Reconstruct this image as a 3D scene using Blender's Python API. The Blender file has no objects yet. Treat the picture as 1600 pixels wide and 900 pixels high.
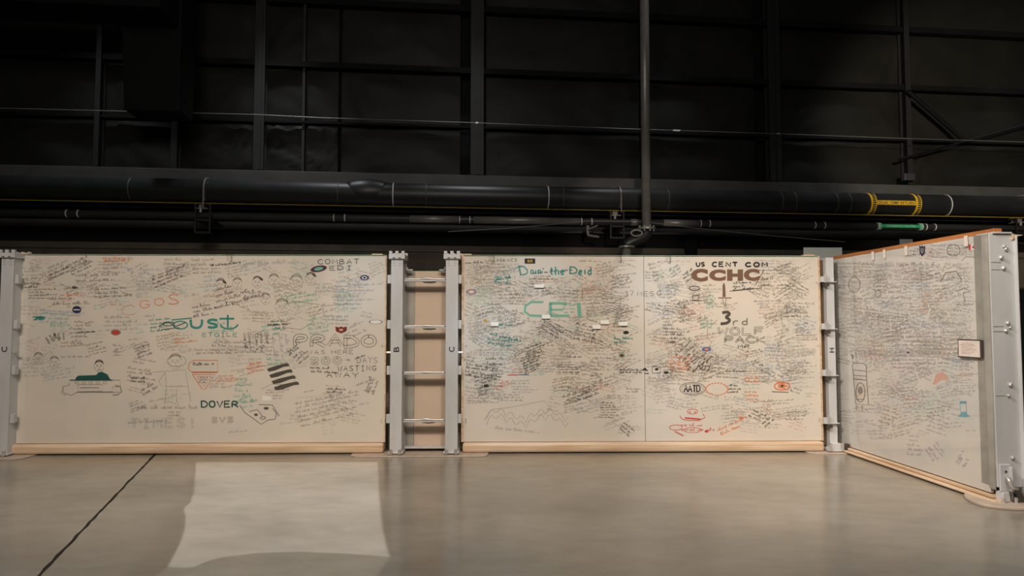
import bpy, math, random
from mathutils import Vector, Matrix
R = math.radians
C = bpy.context.scene.collection
F_PX, PITCH, CAM_Z = 1050.0, R(2.83), 1.69

# ------------------------------------------------------------------ camera
cd = bpy.data.cameras.new('camera'); cam = bpy.data.objects.new('camera', cd); C.objects.link(cam)
cam.location = (0, 0, CAM_Z); cam.rotation_euler = (math.pi/2 + PITCH, 0, 0)
cd.sensor_width = 36; cd.lens = F_PX*36/1600; cd.clip_end = 200
bpy.context.scene.camera = cam

# ------------------------------------------------------------------ world, exposure
vs = bpy.context.scene.view_settings
vs.view_transform = 'Standard'; vs.look = 'None'; vs.gamma = 1; vs.use_curve_mapping = False
vs.exposure = 0.0
w = bpy.data.worlds.new('world'); bpy.context.scene.world = w; w.use_nodes = True
w.node_tree.nodes['Background'].inputs[0].default_value = (0.75, 0.85, 1, 1)
w.node_tree.nodes['Background'].inputs[1].default_value = 0.012

# ------------------------------------------------------------------ lights
def lamp(name, kind, loc, target, energy, color, size=.3, size_y=None, spot=None, blend=.6):
    l = bpy.data.lights.new(name, kind); l.energy = energy; l.color = color
    if kind == 'AREA':
        l.size = size
        if size_y: l.shape = 'RECTANGLE'; l.size_y = size_y
    else: l.shadow_soft_size = size
    if kind == 'SPOT': l.spot_size = R(spot); l.spot_blend = blend
    o = bpy.data.objects.new(name, l); C.objects.link(o); o.location = loc
    o.rotation_euler = (Vector(target)-Vector(loc)).to_track_quat('-Z', 'Y').to_euler()
    return o
WARM = (1, .82, .65); NEUT = (1, .93, .84); COOL = (.78, .88, 1)
lamp('ceiling_wash', 'AREA', (0, -1, 9.0), (0, 6, 0), 420, NEUT, 7, 3)
lamp('warm_spot', 'SPOT', (-5.0, 1.5, 6.5), (-4.8, 8.7, -.2), 980, WARM, .25, spot=56, blend=1)
lamp('warm_spot', 'SPOT', (-2.2, 1.5, 6.5), (-2.0, 8.7, .0), 560, WARM, .25, spot=50, blend=1)
lamp('warm_spot', 'SPOT', (1.2, 1.5, 6.5), (1.0, 8.7, .3), 960, WARM, .25, spot=58, blend=1)
lamp('warm_spot', 'SPOT', (3.4, 1.5, 6.5), (3.6, 8.7, .5), 900, WARM, .25, spot=52, blend=1)
lamp('side_spot', 'SPOT', (-1.5, 4.0, 6.0), (4.4, 7.4, 1.0), 1750, (1, .90, .80), .3, spot=50, blend=1)
lamp('wall_spot', 'SPOT', (7.0, 2.0, 6.5), (12.5, 17, 6.6), 5200, (1, .86, .72), .4, spot=34, blend=.6)
lamp('wall_wash', 'AREA', (-3, 0, 7.0), (-1, 17, 7.0), 110, NEUT, 3, 1)
lamp('added_riser_spill', 'SPOT', (2.2, 2.0, 5.0), (2.7, 15.3, 4.2), 1300, (1, .86, .72), .2, spot=13, blend=.6)  # added spot for spill of the panel lamps on riser and pipes
for x_, e_ in ((-9.5, 500), (-5.5, 900), (-1, 380), (4, 420), (9, 480), (13.5, 480)):
    lamp('pipe_downlight', 'SPOT', (x_, 15.0+.105*x_, 11.6), (x_, 16.1+.105*x_, 4.5), e_*1.3, (.95, .98, 1), .3, spot=46, blend=1)
for px_, pz_, e_ in ((-1.95, 2.2, 16), (-.3, 1.5, 26), (.3, 2.2, 16), (1.85, 2.25, 18), (1.9, .6, 16), (-.1, .5, 10)):  # narrow spots added to make bluish patches on the panels
    lamp('added_cool_spot', 'SPOT', (px_*.6, 3.0, 5.6), (px_, 8.7, pz_), e_*22, (.5, .75, 1), .15, spot=11, blend=1)
# added unseen spot: shaped beam stands in for light thrown off the acrylic (shape in floor metres, lamp hangs at 8 m)
GH = 8.0; GX, GY = -2.1, 5.6
gob = lamp('added_patch_light', 'SPOT', (GX, GY, GH), (GX, GY, 0), 2000, (.96, .97, 1), .012, spot=55, blend=.5)
gob.rotation_euler = (0, 0, 0)
def gobo_nodes(light, L, Rr, B, ytop, L2):
    # L, Rr: lists (y, x) edges in floor metres relative to the lamp; B: list (x, y) of the near edge
    light.use_nodes = True; nt = light.node_tree; n = nt.nodes; k = nt.links
    em = n['Emission']; tc = n.new('ShaderNodeTexCoord'); sp = n.new('ShaderNodeSeparateXYZ')
    k.new(tc.outputs['Normal'], sp.inputs[0])
    def M(op, a, b=None):
        m = n.new('ShaderNodeMath'); m.operation = op
        for i, v in enumerate((a, b)):
            if v is None: continue
            if isinstance(v, (int, float)): m.inputs[i].default_value = v
            else: k.new(v, m.inputs[i])
        return m.outputs[0]
    az = M('ABSOLUTE', sp.outputs[2])
    X = M('MULTIPLY', M('DIVIDE', sp.outputs[0], az), GH); Y = M('MULTIPLY', M('DIVIDE', sp.outputs[1], az), GH)
    S = 8.0   # curves work on 0..1 for -4..4 m
    def cur(inp, pts):
        f = n.new('ShaderNodeFloatCurve'); c = f.mapping.curves[0]
        pts = sorted((p[0]/S+.5, p[1]/S+.5) for p in pts)
        pts = [(0, pts[0][1])] + pts + [(1, pts[-1][1])]
        while len(c.points) < len(pts): c.points.new(.5, .5)
        for q, p in zip(c.points, pts): q.location = p; q.handle_type = 'VECTOR'
        f.mapping.update()
        k.new(M('ADD', M('DIVIDE', inp, S), .5), f.inputs['Value'])
        return M('MULTIPLY', M('SUBTRACT', f.outputs[0], .5), S)
    def soft(d, wd):   # 0..1 as d rises through 0
        m = n.new('ShaderNodeMapRange'); m.inputs[1].default_value = -wd; m.inputs[2].default_value = wd
        k.new(d, m.inputs[0]); return m.outputs[0]
    a = soft(M('SUBTRACT', X, cur(Y, L)), .006); b = soft(M('SUBTRACT', cur(Y, Rr), X), .01)
    c = soft(M('SUBTRACT', Y, cur(X, B)), .01); d = soft(M('SUBTRACT', ytop, Y), .01)
    v = M('MULTIPLY', M('MULTIPLY', a, b), M('MULTIPLY', c, d))
    v = M('MULTIPLY', M('MULTIPLY', M('MULTIPLY', a, b), d), M('ADD', M('MULTIPLY', c, .72), .28))
    e = M('MULTIPLY', M('MULTIPLY', soft(M('SUBTRACT', cur(Y, L2), X), .03), d), .10)
    k.new(M('ADD', v, e), em.inputs['Strength'])

# ------------------------------------------------------------------ frames: a vertical plane with its own axes
def ray(px, py):
    cp, s = math.cos(PITCH), math.sin(PITCH)
    a, b = (px-800)/F_PX, -(py-450)/F_PX
    return Vector((a, cp - b*s, s + b*cp))
def ground(px, py, z=0):
    d = ray(px, py); t = (z-CAM_Z)/d.z
    return Vector((d.x*t, d.y*t, z))
class Frame:
    def __init__(s, ox, oy, rot): s.o = Vector((ox, oy, 0)); s.r = rot; s.c = math.cos(rot); s.s = math.sin(rot)
    def loc(s, p): q = p-s.o; return (q.x*s.c+q.y*s.s, -q.x*s.s+q.y*s.c, p.z)
    def world(s, x, y, z): return Vector((s.o.x+x*s.c-y*s.s, s.o.y+x*s.s+y*s.c, z))
    def pix(s, px, py, y=0):           # point of the plane local y = y
        d = ray(px, py); cx, cy = -s.o.x, -s.o.y
        ly0 = -cx*s.s+cy*s.c; dly = -d.x*s.s+d.y*s.c; t = (y-ly0)/dly
        return (cx*s.c+cy*s.s + t*(d.x*s.c+d.y*s.s), CAM_Z+t*d.z)
    def fl(s, px, py): q = s.loc(ground(px, py)); return q[0], q[1]
A = Frame(0, 8.74, R(1.2))
H = Frame(0, 17.0, R(6))
W = Frame(0, 0, 0)
S0 = ground(1308, 702); S1 = ground(1562, 789)
S = Frame(S0.x, S0.y, math.atan2(S1.y-S0.y, S1.x-S0.x))

_P = ground
def rel(px, py): p = ground(px, py); return (p.x-GX, p.y-GY)
def yx(pts): return [(rel(*p)[1], rel(*p)[0]) for p in pts]
gobo_nodes(gob.data,
    yx([(306, 722), (304, 765), (298, 785), (286, 795), (290, 803), (289, 825), (281, 850), (262, 886)]),
    yx([(590, 722), (592, 770), (596, 815), (603, 850), (609, 870), (600, 884), (588, 900)]),
    [rel(*p) for p in ((262, 886), (300, 887), (318, 879), (345, 871), (400, 864), (470, 862), (540, 865), (609, 870))], rel(450, 722)[1],
    yx([(299, 722), (291, 760), (276, 795), (262, 802), (245, 830), (214, 885)]))

# ------------------------------------------------------------------ materials
def mat(name, col, rough=.6, metal=0, var=.0, scale=4, stretch=(1, 1, 1), bump=0, bscale=None, spec=.5, col2=None, trans=None):
    m = bpy.data.materials.new(name); m.use_nodes = True; nt = m.node_tree; n = nt.nodes; k = nt.links
    b = n['Principled BSDF']; b.inputs['Roughness'].default_value = rough; b.inputs['Metallic'].default_value = metal
    b.inputs['Specular IOR Level'].default_value = spec
    b.inputs['Base Color'].default_value = (*col, 1)
    tc = n.new('ShaderNodeTexCoord'); mp = n.new('ShaderNodeMapping'); mp.inputs['Scale'].default_value = stretch
    k.new(tc.outputs['Object'], mp.inputs[0])
    ns = n.new('ShaderNodeTexNoise'); ns.inputs['Scale'].default_value = scale; ns.inputs['Detail'].default_value = 6
    k.new(mp.outputs[0], ns.inputs['Vector'])
    if var or col2:
        cr = n.new('ShaderNodeValToRGB'); c2 = col2 or tuple(c*(1-var) for c in col)
        cr.color_ramp.elements[0].position = .35; cr.color_ramp.elements[0].color = (*c2, 1)
        cr.color_ramp.elements[1].position = .65; cr.color_ramp.elements[1].color = (*col, 1)
        k.new(ns.outputs['Fac'], cr.inputs[0]); k.new(cr.outputs[0], b.inputs['Base Color'])
    if bump:
        n2 = ns
        if bscale:
            n2 = n.new('ShaderNodeTexNoise'); n2.inputs['Scale'].default_value = bscale; n2.inputs['Detail'].default_value = 4
            k.new(mp.outputs[0], n2.inputs['Vector'])
        bp = n.new('ShaderNodeBump'); bp.inputs['Strength'].default_value = bump; bp.inputs['Distance'].default_value = .02
        k.new(n2.outputs['Fac'], bp.inputs['Height']); k.new(bp.outputs[0], b.inputs['Normal'])
    return m
M = dict(
 board=mat('cream_board', (.79, .70, .62), .55, var=.10, scale=1.3, col2=(.71, .66, .60)),
 side=mat('pale_board', (.78, .72, .66), .55, var=.1, scale=1.8, col2=(.68, .65, .63)),
 backdrop=mat('beige_panel', (.60, .47, .36), .6, var=.06, scale=1.2),
 wood=mat('beech_wood', (.74, .58, .42), .5, scale=9, stretch=(.12, 1, 2.6), col2=(.55, .38, .24), bump=.1),
 brown=mat('shaded_brown_wood', (.14, .085, .045), .6, scale=6, stretch=(1, 1, .1), var=.35),  # brown wood with the shade of the gaps put into its colour
 rail=mat('orange_brown_wood', (.52, .20, .06), .5, scale=8, stretch=(.15, 1, 1), var=.4),
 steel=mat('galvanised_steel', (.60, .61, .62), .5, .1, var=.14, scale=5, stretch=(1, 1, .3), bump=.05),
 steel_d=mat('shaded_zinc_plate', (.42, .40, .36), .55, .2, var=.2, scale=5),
 slot=mat('dark_slot', (.05, .04, .035), .7),
 bolt=mat('bolt_steel', (.62, .60, .57), .35, .6),
 black_ink=mat('black_paint', (.03, .03, .03), .6),
 plate=mat('pinkish_base_plate', (.56, .46, .38), .5, .1, var=.2, scale=7, bump=.1),
 pipe=mat('black_pipe_jacket', (.028, .029, .03), .42, var=.2, scale=3),
 pipe_s=mat('dark_grey_pipe', (.05, .049, .05), .42, var=.2, scale=3),
 riser=mat('grey_steel_riser', (.30, .28, .26), .38, .3, var=.2, scale=6),
 band=mat('light_grey_band', (.75, .75, .72), .6),
 yellow=mat('yellow_label', (.85, .52, .02), .5),
 yline=mat('yellow_conduit', (.35, .24, .02), .5),
 green=mat('green_label', (.02, .42, .16), .5),
 glabel=mat('pale_green_band', (.40, .62, .50), .5),
 insul=mat('black_insulation_sheet', (.017, .017, .013), .55, var=.25, scale=1.2, bump=.2, bscale=5, spec=.25),
 girt=mat('dark_steel_girt', (.005, .005, .005), .75, spec=.2),
 column=mat('charcoal_steel_column', (.015, .015, .015), .6, var=.2),
 ledge=mat('grey_ledge_steel', (.075, .075, .070), .6, var=.25, scale=2),
 lowwall=mat('dark_brown_block', (.12, .095, .065), .8, var=.3, scale=2),
 wire=mat('pale_wire', (.22, .21, .19), .5, .3),
 sign=mat('grey_sign_board', (.30, .33, .31), .6),
 screen=mat('black_screen_fabric', (.006, .007, .007), .9),
 white=mat('white_card', (.85, .85, .83), .6),
 paper=mat('cream_paper', (.74, .66, .60), .6),
)
INK = dict(
 black=(.035, .03, .028), dark=(.10, .085, .07), grey=(.26, .23, .20), faint=(.42, .38, .34), ghost=(.54, .50, .45),
 teal=(.05, .30, .27), dteal=(.02, .10, .09), green=(.22, .50, .38), lgreen=(.40, .58, .48), red=(.62, .06, .04), orange=(.78, .26, .12), pink=(.72, .42, .34),
 blue=(.10, .16, .42), lblue=(.36, .46, .56), navy=(.03, .04, .12), brown=(.22, .12, .08), lbrown=(.45, .30, .22), gold=(.6, .40, .08), white=(.85, .83, .8), sky=(.15, .42, .52), maroon=(.22, .03, .02), yellow=(.6, .55, .1), purple=(.40, .36, .42))
for kx, c in INK.items(): M['ink_'+kx] = mat('ink_'+kx, c, .6, spec=.3)
def glassy(name, tint, refl=1.0, edge=None):
    m = bpy.data.materials.new(name); m.use_nodes = True; n = m.node_tree.nodes; k = m.node_tree.links
    n.remove(n['Principled BSDF']); out = n['Material Output']
    t = n.new('ShaderNodeBsdfTransparent'); t.inputs[0].default_value = (*tint, 1)
    g = n.new('ShaderNodeBsdfGlossy'); g.inputs['Roughness'].default_value = .035
    f = n.new('ShaderNodeFresnel'); f.inputs[0].default_value = 1.49
    gm = n.new('ShaderNodeNewGeometry'); iv = n.new('ShaderNodeMath'); iv.operation = 'SUBTRACT'; iv.inputs[0].default_value = 1; k.new(gm.outputs['Backfacing'], iv.inputs[1])
    ml = n.new('ShaderNodeMath'); ml.operation = 'MULTIPLY'; k.new(f.outputs[0], ml.inputs[0]); k.new(iv.outputs[0], ml.inputs[1])
    m2 = n.new('ShaderNodeMath'); m2.operation = 'MULTIPLY'; m2.use_clamp = True; m2.inputs[1].default_value = 1.8*refl; k.new(ml.outputs[0], m2.inputs[0])
    mx = n.new('ShaderNodeMixShader'); k.new(m2.outputs[0], mx.inputs[0]); k.new(t.outputs[0], mx.inputs[1]); k.new(g.outputs[0], mx.inputs[2])
    k.new(mx.outputs[0], out.inputs[0]); return m
M['acrylic'] = glassy('clear_acrylic', (.985, .99, .985))
M['edge'] = mat('acrylic_edge', (.30, .48, .30), .3)

# floor: polished concrete
def floor_mat():
    m = bpy.data.materials.new('polished_concrete'); m.use_nodes = True; n = m.node_tree.nodes; k = m.node_tree.links
    b = n['Principled BSDF']; tc = n.new('ShaderNodeTexCoord')
    def noise(sc, st, det=8):
        mp = n.new('ShaderNodeMapping'); mp.inputs['Scale'].default_value = st; k.new(tc.outputs['Object'], mp.inputs[0])
        x = n.new('ShaderNodeTexNoise'); x.inputs['Scale'].default_value = sc; x.inputs['Detail'].default_value = det; k.new(mp.outputs[0], x.inputs['Vector']); return x
    n1 = noise(.7, (1, 1.6, 1)); n2 = noise(4, (.8, 1.6, 1), 10)
    cr = n.new('ShaderNodeValToRGB'); e = cr.color_ramp.elements
    e[0].position = .3; e[0].color = (.245, .22, .18, 1); e[1].position = .7; e[1].color = (.36, .328, .275, 1)
    k.new(n1.outputs['Fac'], cr.inputs[0])
    cr2 = n.new('ShaderNodeValToRGB'); e = cr2.color_ramp.elements
    e[0].position = .3; e[0].color = (.88, .87, .86, 1); e[1].position = .6; e[1].color = (1, 1, 1, 1); k.new(n2.outputs['Fac'], cr2.inputs[0])
    mx = n.new('ShaderNodeMix'); mx.data_type = 'RGBA'; mx.blend_type = 'MULTIPLY'; mx.inputs[0].default_value = 1
    k.new(cr.outputs[0], mx.inputs[6]); k.new(cr2.outputs[0], mx.inputs[7]); k.new(mx.outputs[2], b.inputs['Base Color'])
    rr = n.new('ShaderNodeMapRange'); rr.inputs[3].default_value = .15; rr.inputs[4].default_value = .27; k.new(n2.outputs['Fac'], rr.inputs[0]); k.new(rr.outputs[0], b.inputs['Roughness'])
    bp = n.new('ShaderNodeBump'); bp.inputs['Strength'].default_value = .10; bp.inputs['Distance'].default_value = .01
    n3 = noise(3.5, (.8, 2, 1), 3); k.new(n3.outputs['Fac'], bp.inputs['Height']); k.new(bp.outputs[0], b.inputs['Normal'])
    b.inputs['Specular IOR Level'].default_value = .6
    return m
M['floor'] = floor_mat()
M['joint'] = mat('dark_joint', (.03, .025, .02), .9)

# ------------------------------------------------------------------ mesh building
def link(name, me, parent=None, bevel=0, smooth=False):
    o = bpy.data.objects.new(name, me); C.objects.link(o)
    if parent: o.parent = parent
    if smooth:
        me.polygons.foreach_set('use_smooth', [True]*len(me.polygons))
    if bevel:
        b = o.modifiers.new('bevel', 'BEVEL'); b.width = bevel; b.segments = 2; b.limit_method = 'ANGLE'; b.harden_normals = False
    return o
class MB:
    def __init__(s): s.v = []; s.f = []
    def box(s, x0, x1, y0, y1, z0, z1):
        i = len(s.v); s.v += [(x, y, z) for z in (z0, z1) for y in (y0, y1) for x in (x0, x1)]
        s.f += [(i, i+2, i+3, i+1), (i+4, i+5, i+7, i+6), (i, i+1, i+5, i+4), (i+2, i+6, i+7, i+3), (i, i+4, i+6, i+2), (i+1, i+3, i+7, i+5)]; return s
    def hexa(s, pts):      # 8 points: bottom 4 ccw, top 4 ccw
        i = len(s.v); s.v += [tuple(p) for p in pts]
        s.f += [(i+3, i+2, i+1, i), (i+4, i+5, i+6, i+7)] + [(i+a, i+(a+1) % 4, i+4+(a+1) % 4, i+4+a) for a in range(4)]; return s
    def tube(s, path, r, n=12, caps=True):
        path = [Vector(p) for p in path]; rr = r if isinstance(r, (list, tuple)) else [r]*len(path)
        base = len(s.v); up = None
        for i, p in enumerate(path):
            t = (path[min(i+1, len(path)-1)]-path[max(i-1, 0)]).normalized()
            if up is None: up = Vector((0, 0, 1)) if abs(t.z) < .9 else Vector((0, 1, 0))
            a = t.cross(up).normalized(); b = a.cross(t).normalized(); up = b
            for j in range(n):
                th = 2*math.pi*j/n; s.v.append(tuple(p+a*rr[i]*math.cos(th)+b*rr[i]*math.sin(th)))
        for i in range(len(path)-1):
            for j in range(n):
                q = base+i*n; s.f.append((q+j, q+(j+1) % n, q+n+(j+1) % n, q+n+j))
        if caps: s.f.append(tuple(range(base+n-1, base-1, -1))); q = base+(len(path)-1)*n; s.f.append(tuple(range(q, q+n)))
        return s
    def prism(s, poly, z0, z1):
        i = len(s.v); n = len(poly); s.v += [(x, y, z0) for x, y in poly]+[(x, y, z1) for x, y in poly]
        s.f += [tuple(range(i+n-1, i-1, -1)), tuple(range(i+n, i+2*n))]+[(i+a, i+(a+1) % n, i+n+(a+1) % n, i+n+a) for a in range(n)]; return s
    def mesh(s, name, m, origin=(0, 0, 0)):
        me = bpy.data.meshes.new(name); ox, oy, oz = origin
        me.from_pydata([(x-ox, y-oy, z-oz) for x, y, z in s.v], [], s.f); me.materials.append(m); me.update(); return me
def props(o, label=None, cat=None, group=None, kind=None):
    if label: o['label'] = label
    if cat: o['category'] = cat
    if group: o['group'] = group
    if kind: o['kind'] = kind
    return o
class Thing:
    def __init__(s, name, frame, org, label=None, cat=None, group=None, kind=None):
        s.fr = frame; s.org = org; s.o = bpy.data.objects.new(name, None); C.objects.link(s.o)
        s.o.location = frame.world(*org); s.o.rotation_euler = (0, 0, frame.r); s.o.empty_display_size = .2
        props(s.o, label, cat, group, kind)
    def add(s, name, mb, m, label=None, bevel=0, smooth=False, kind=None, parent=None):
        o = link(name, mb.mesh(name, M[m], s.org), parent or s.o, bevel, smooth); props(o, label, kind=kind); return o
def single(name, frame, org, mb, m, label=None, cat=None, group=None, kind=None, bevel=0, smooth=False):
    o = link(name, mb.mesh(name, M[m], org), None, bevel, smooth); o.location = frame.world(*org); o.rotation_euler = (0, 0, frame.r)
    return props(o, label, cat, group, kind)

# ------------------------------------------------------------------ floor (two slabs either side of the saw-cut joint)
rnd = random.Random(4)
ja, jb = ground(240, 712), ground(60, 900)
jd = (jb-ja).normalized(); jn = Vector((-jd.y, jd.x, 0))
jt = [ja + jd*t for t in [x*.12-16 for x in range(230)]]
def wob(a): return a+rnd.uniform(-.006, .006)
left = [(p+jn*wob(-.014)) for p in jt]; right = [(p+jn*wob(.014)) for p in jt]
if left[0].x > right[0].x: left, right = right, left
fb = single('floor', W, (0, 6, -.03), MB().box(-30, 30, -10, 30, -.15, -.03), 'joint', kind='structure')
def slab(edge, xe):
    poly = [(p.x, p.y) for p in edge]; poly.append((xe, poly[-1][1])); poly.append((xe, poly[0][1]))
    a = sum(poly[i-1][0]*poly[i][1]-poly[i][0]*poly[i-1][1] for i in range(len(poly)))
    if a < 0: poly.reverse()
    o = link('floor_slab', MB().prism(poly, -.03, 0).mesh('floor_slab', M['floor'], (0, 6, -.03)), fb); return o
slab(left, -30); slab(right, 30)

# ------------------------------------------------------------------ hangar wall
wall = Thing('wall_back', H, (0, 0, 0), kind='structure')
wall.add('wall_backing', MB().box(-26, 26, .30, .5, 0, 13), 'girt')
def hx(px, py=200, y=0): return H.pix(px, py, y)[0]
def hz(px, py, y=0): return H.pix(px, py, y)[1]
zg1 = hz(800, 116); zg2 = hz(800, 203); zled = hz(800, 277); ztop = 12.5
cols = [-24, -19.5] + [hx(p) for p in (-70, 158, 278, 408, 530, 745, 1003, 1205, 1412, 1640)] + [19, 24]
def sheet(x0, x1, z0, z1, seed, crease=None):
    q = random.Random(seed); nx = max(8, int((x1-x0)*9)); nz = max(6, int((z1-z0)*9)); v = []; f = []
    cs = [(q.choice((x0, x1)), q.choice((z0, z1)), q.uniform(.8, 2.2), q.uniform(9, 20), q.uniform(0, 6)) for _ in range(2)]
    if crease: cs += crease
    ph = [(q.uniform(.6, 2.4), q.uniform(.6, 2.4), q.uniform(0, 6)) for _ in range(4)]
    for j in range(nz+1):
        for i in range(nx+1):
            a, b = i/nx, j/nz; x = x0+(x1-x0)*a; z = z0+(z1-z0)*b
            y = .10-.05*min(1, 5*a*(1-a))*min(1, 5*b*(1-b))
            for p in ph: y += .006*math.sin(p[0]*x*2+p[1]*z*2+p[2])
            for cx, cz, rad, fr, p0 in cs:
                d = math.hypot(x-cx, z-cz); y += (.035 if rad > 1.3 and crease and fr > 20.5 else .012)*math.exp(-d/rad)*math.sin(math.atan2(z-cz, x-cx)*fr+p0)*min(1, d/.25)
            v.append((x, min(.28, y), z))
    for j in range(nz):
        for i in range(nx):
            k = j*(nx+1)+i; f.append((k, k+1, k+nx+2, k+nx+1))
    m = MB(); m.v = v; m.f = f; return m
rows = [(zled-.05, zg2-.03), (zg2+.03, zg1-.06), (zg1+.06, 9.6), (9.7, ztop)]
for ci in range(len(cols)-1):
    for ri, (z0, z1) in enumerate(rows):
        cr = None
        if ri == 0 and ci == 5: cr = [(cols[6], z0, 1.8, 26, 1), (cols[5], z0+.9, 1.4, 22, 0)]
        if ri == 0 and ci == 4: cr = [(cols[5], z0, 1.8, 24, 2)]
        if ri == 0 and ci == 10: cr = [(cols[10], z0+.1, 1.5, 30, 1)]
        wall.add('insulation_sheet', sheet(cols[ci]+(.24 if ci in (7, 9) else .04), cols[ci+1]-(.42 if ci in (6, 8) else .04), z0, z1, ci*7+ri, cr), 'insul', smooth=True)
for z, h in ((zg1, .07), (zg2, .03), (9.65, .08)):
    wall.add('girt', MB().box(-24, 24, -.16, .02, z-h, z+h), 'girt')
wpx = {745: 20, 1205: 20, 278: 9, 158: 7, 408: 15, 1412: 9}
for i, c in enumerate(cols):
    wd = .10
    for p, q in wpx.items():
        if abs(hx(p)-c) < .01: wd = q*17/1050/2
    big = wd > .11
    m = MB().box(c-wd, c+wd, -.22, -.19, zled, ztop).box(c-.012, c+.012, -.20, .05, zled, ztop).box(c-wd, c+wd, .03, .06, zled, ztop)
    if i in (0, 1, 6, 8): continue
    wall.add('steel_column', m, 'column')
    if big: wall.add('column_lip', MB().box(c+wd*.1, c+wd*.45, -.25, -.222, zled, ztop), 'column')
wall.add('steel_column', MB().box(hx(473), hx(477), -.1, .05, zled, ztop), 'column')
# brace work at the right
def hp(px, py, y): x, z = H.pix(px, py, y); return (x, y, z)
wall.add('brace', MB().tube([hp(1418, 142, -.35), hp(1508, 221, -.35)], .055, 6), 'girt')
wall.add('brace', MB().tube([hp(1405, 249, -.4), hp(1660, 180, -.4)], .035, 6), 'girt')
wall.add('junction_box', MB().box(hx(1410, 280, -.3), hx(1426, 280, -.3), -.4, -.25, hz(1418, 283, -.3), hz(1418, 272, -.3)), 'pipe_s', bevel=.01)
# ledge and lower wall
wall.add('ledge_beam', MB().box(-24, 24, -.55, .3, hz(800, 291, -.55), hz(800, 275, -.55)), 'ledge', bevel=.01)
wall.add('lower_wall', MB().box(-24, 24, -.10, .3, 0, hz(800, 296)), 'girt')
z375 = hz(0, 376, -.2)
wall.add('lower_cladding', MB().box(-24, 24, -.2, -.08, 0, z375), 'lowwall')
wall.add('siding_rail', MB().box(-24, 24, -.28, -.1, hz(0, 352, -.28), hz(0, 341, -.28)), 'ledge', bevel=.01)
wall.add('siding_rail', MB().box(-24, 24, -.24, -.2, hz(0, 384, -.24)-.03, hz(0, 384, -.24)), 'ledge')
wall.add('pilaster', MB().box(hx(1070, 370, -.25), hx(1089, 370, -.25), -.26, -.2, 0, hz(1080, 352, -.25)), 'girt')

# ------------------------------------------------------------------ pipes
PY = -1.0
def pz(px, py): return hz(px, py, PY)
zb = pz(700, 306.5); zs = pz(700, 343); zt = hz(700, 330.5, PY+.32)
def px_x(px, py=320): return hx(px, py, PY)
big = Thing('insulated_pipe', H, (0, PY, zb), 'thick black insulated pipe running along the whole hangar wall below the ledge', 'pipe')
RB = .28
big.add('pipe_run', MB().tube([(-22, PY, zb), (22, PY, zb)], RB, 32), 'pipe', smooth=True)
x0, x1 = px_x(543, 290), px_x(606, 290); n = 9
big.add('expansion_coupling', MB().tube([(x0+(x1-x0)*i/(n-1), PY, zb+.05) for i in range(n)], [.24+.08*math.sin(math.pi*i/(n-1)) for i in range(n)], 28), 'pipe', 'bulging black coupling', smooth=True)
for p in (530, 615, 666, 855, 878, 1040, 1215, 1236, 1300, 1320, 1475, 208):
    x = px_x(p, 310); big.add('band', MB().tube([(x-.012, PY, zb), (x+.012, PY, zb)], RB+.006, 32), 'band' if p in (1475, 615, 855) else 'ledge')
lab = big.add('marking_label', MB().box(px_x(1360, 316), px_x(1419, 316), PY-RB-.004, PY-RB+.02, zb-.055, zb+.055), 'yellow', 'yellow pipe label reading DUAL TEMP RETURN')
for p in (1355, 1424):
    x = px_x(p, 318); bnd = big.add('marking_band', MB().tube([(x-.075, PY, zb), (x+.075, PY, zb)], RB+.008, 32), 'yellow', 'yellow arrow band')
    m = MB()
    for t in range(-8, 9):
        a = math.pi+t*.19; m.box(x-.035, x+.05, -.005, .005, -.016, .016)
        for i in range(8):
            vx, vy, vz = m.v[-8+i]; yy = (RB+.012)*math.cos(a)+vy*math.cos(a)-vz*math.sin(a); zz = (RB+.012)*math.sin(a)+vy*math.sin(a)+vz*math.cos(a); m.v[-8+i] = (vx, PY+yy, zb+zz)
    big.add('arrow_marks', m, 'black_ink', parent=bnd)
sm = Thing('service_pipe', H, (0, PY, zs), 'slim dark grey pipe with pale paired bands and a green label', 'pipe')
RS = .085
sm.add('pipe_run', MB().tube([(-22, PY, zs), (22, PY, zs)], RS, 20), 'pipe_s', smooth=True)
for p in (105, 123, 522, 539, 718, 734, 908, 924, 1094, 1108, 1272, 1287, 1445, 1459):
    x = px_x(p, 345); sm.add('band', MB().tube([(x-.012, PY, zs), (x+.012, PY, zs)], RS+.005, 20), 'band')
x0, x1 = px_x(1372, 357), px_x(1437, 357)
sm.add('marking_label', MB().box(x0, x1, PY-RS-.006, PY-RS+.03, zs-.04, zs+.04), 'green', 'green pipe label reading DOMESTIC WATER')
for x in (x0, x1): sm.add('marking_band', MB().tube([(x-.05, PY, zs), (x+.05, PY, zs)], RS+.008, 20), 'glabel')
for (a, b) in ((640, 716), (740, 905), (985, 1000), (1036, 1092)):   # warm light on the slim pipe, painted as paler lengths
    sm.add('warm_lit_length', MB().tube([(px_x(a, 345), PY, zs), (px_x(b, 345), PY, zs)], RS+.004, 20), 'riser', 'length of the slim pipe painted paler brown for warm light', smooth=True)
single('conduit', H, (0, PY+.32, zt), MB().tube([(-22, PY+.32, zt), (22, PY+.32, zt)], .028, 8), 'pipe_s', 'thin grey conduit running between the thick black pipe and the slim pipe', 'conduit', smooth=True)
zy = pz(700, 326)
single('yellow_conduit', H, (0, PY-.15, zy), MB().tube([(-22, PY-.15, zy), (22, PY-.15, zy)], .012, 6), 'yline', 'very thin yellow line stretched under the thick black pipe', 'conduit')
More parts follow.
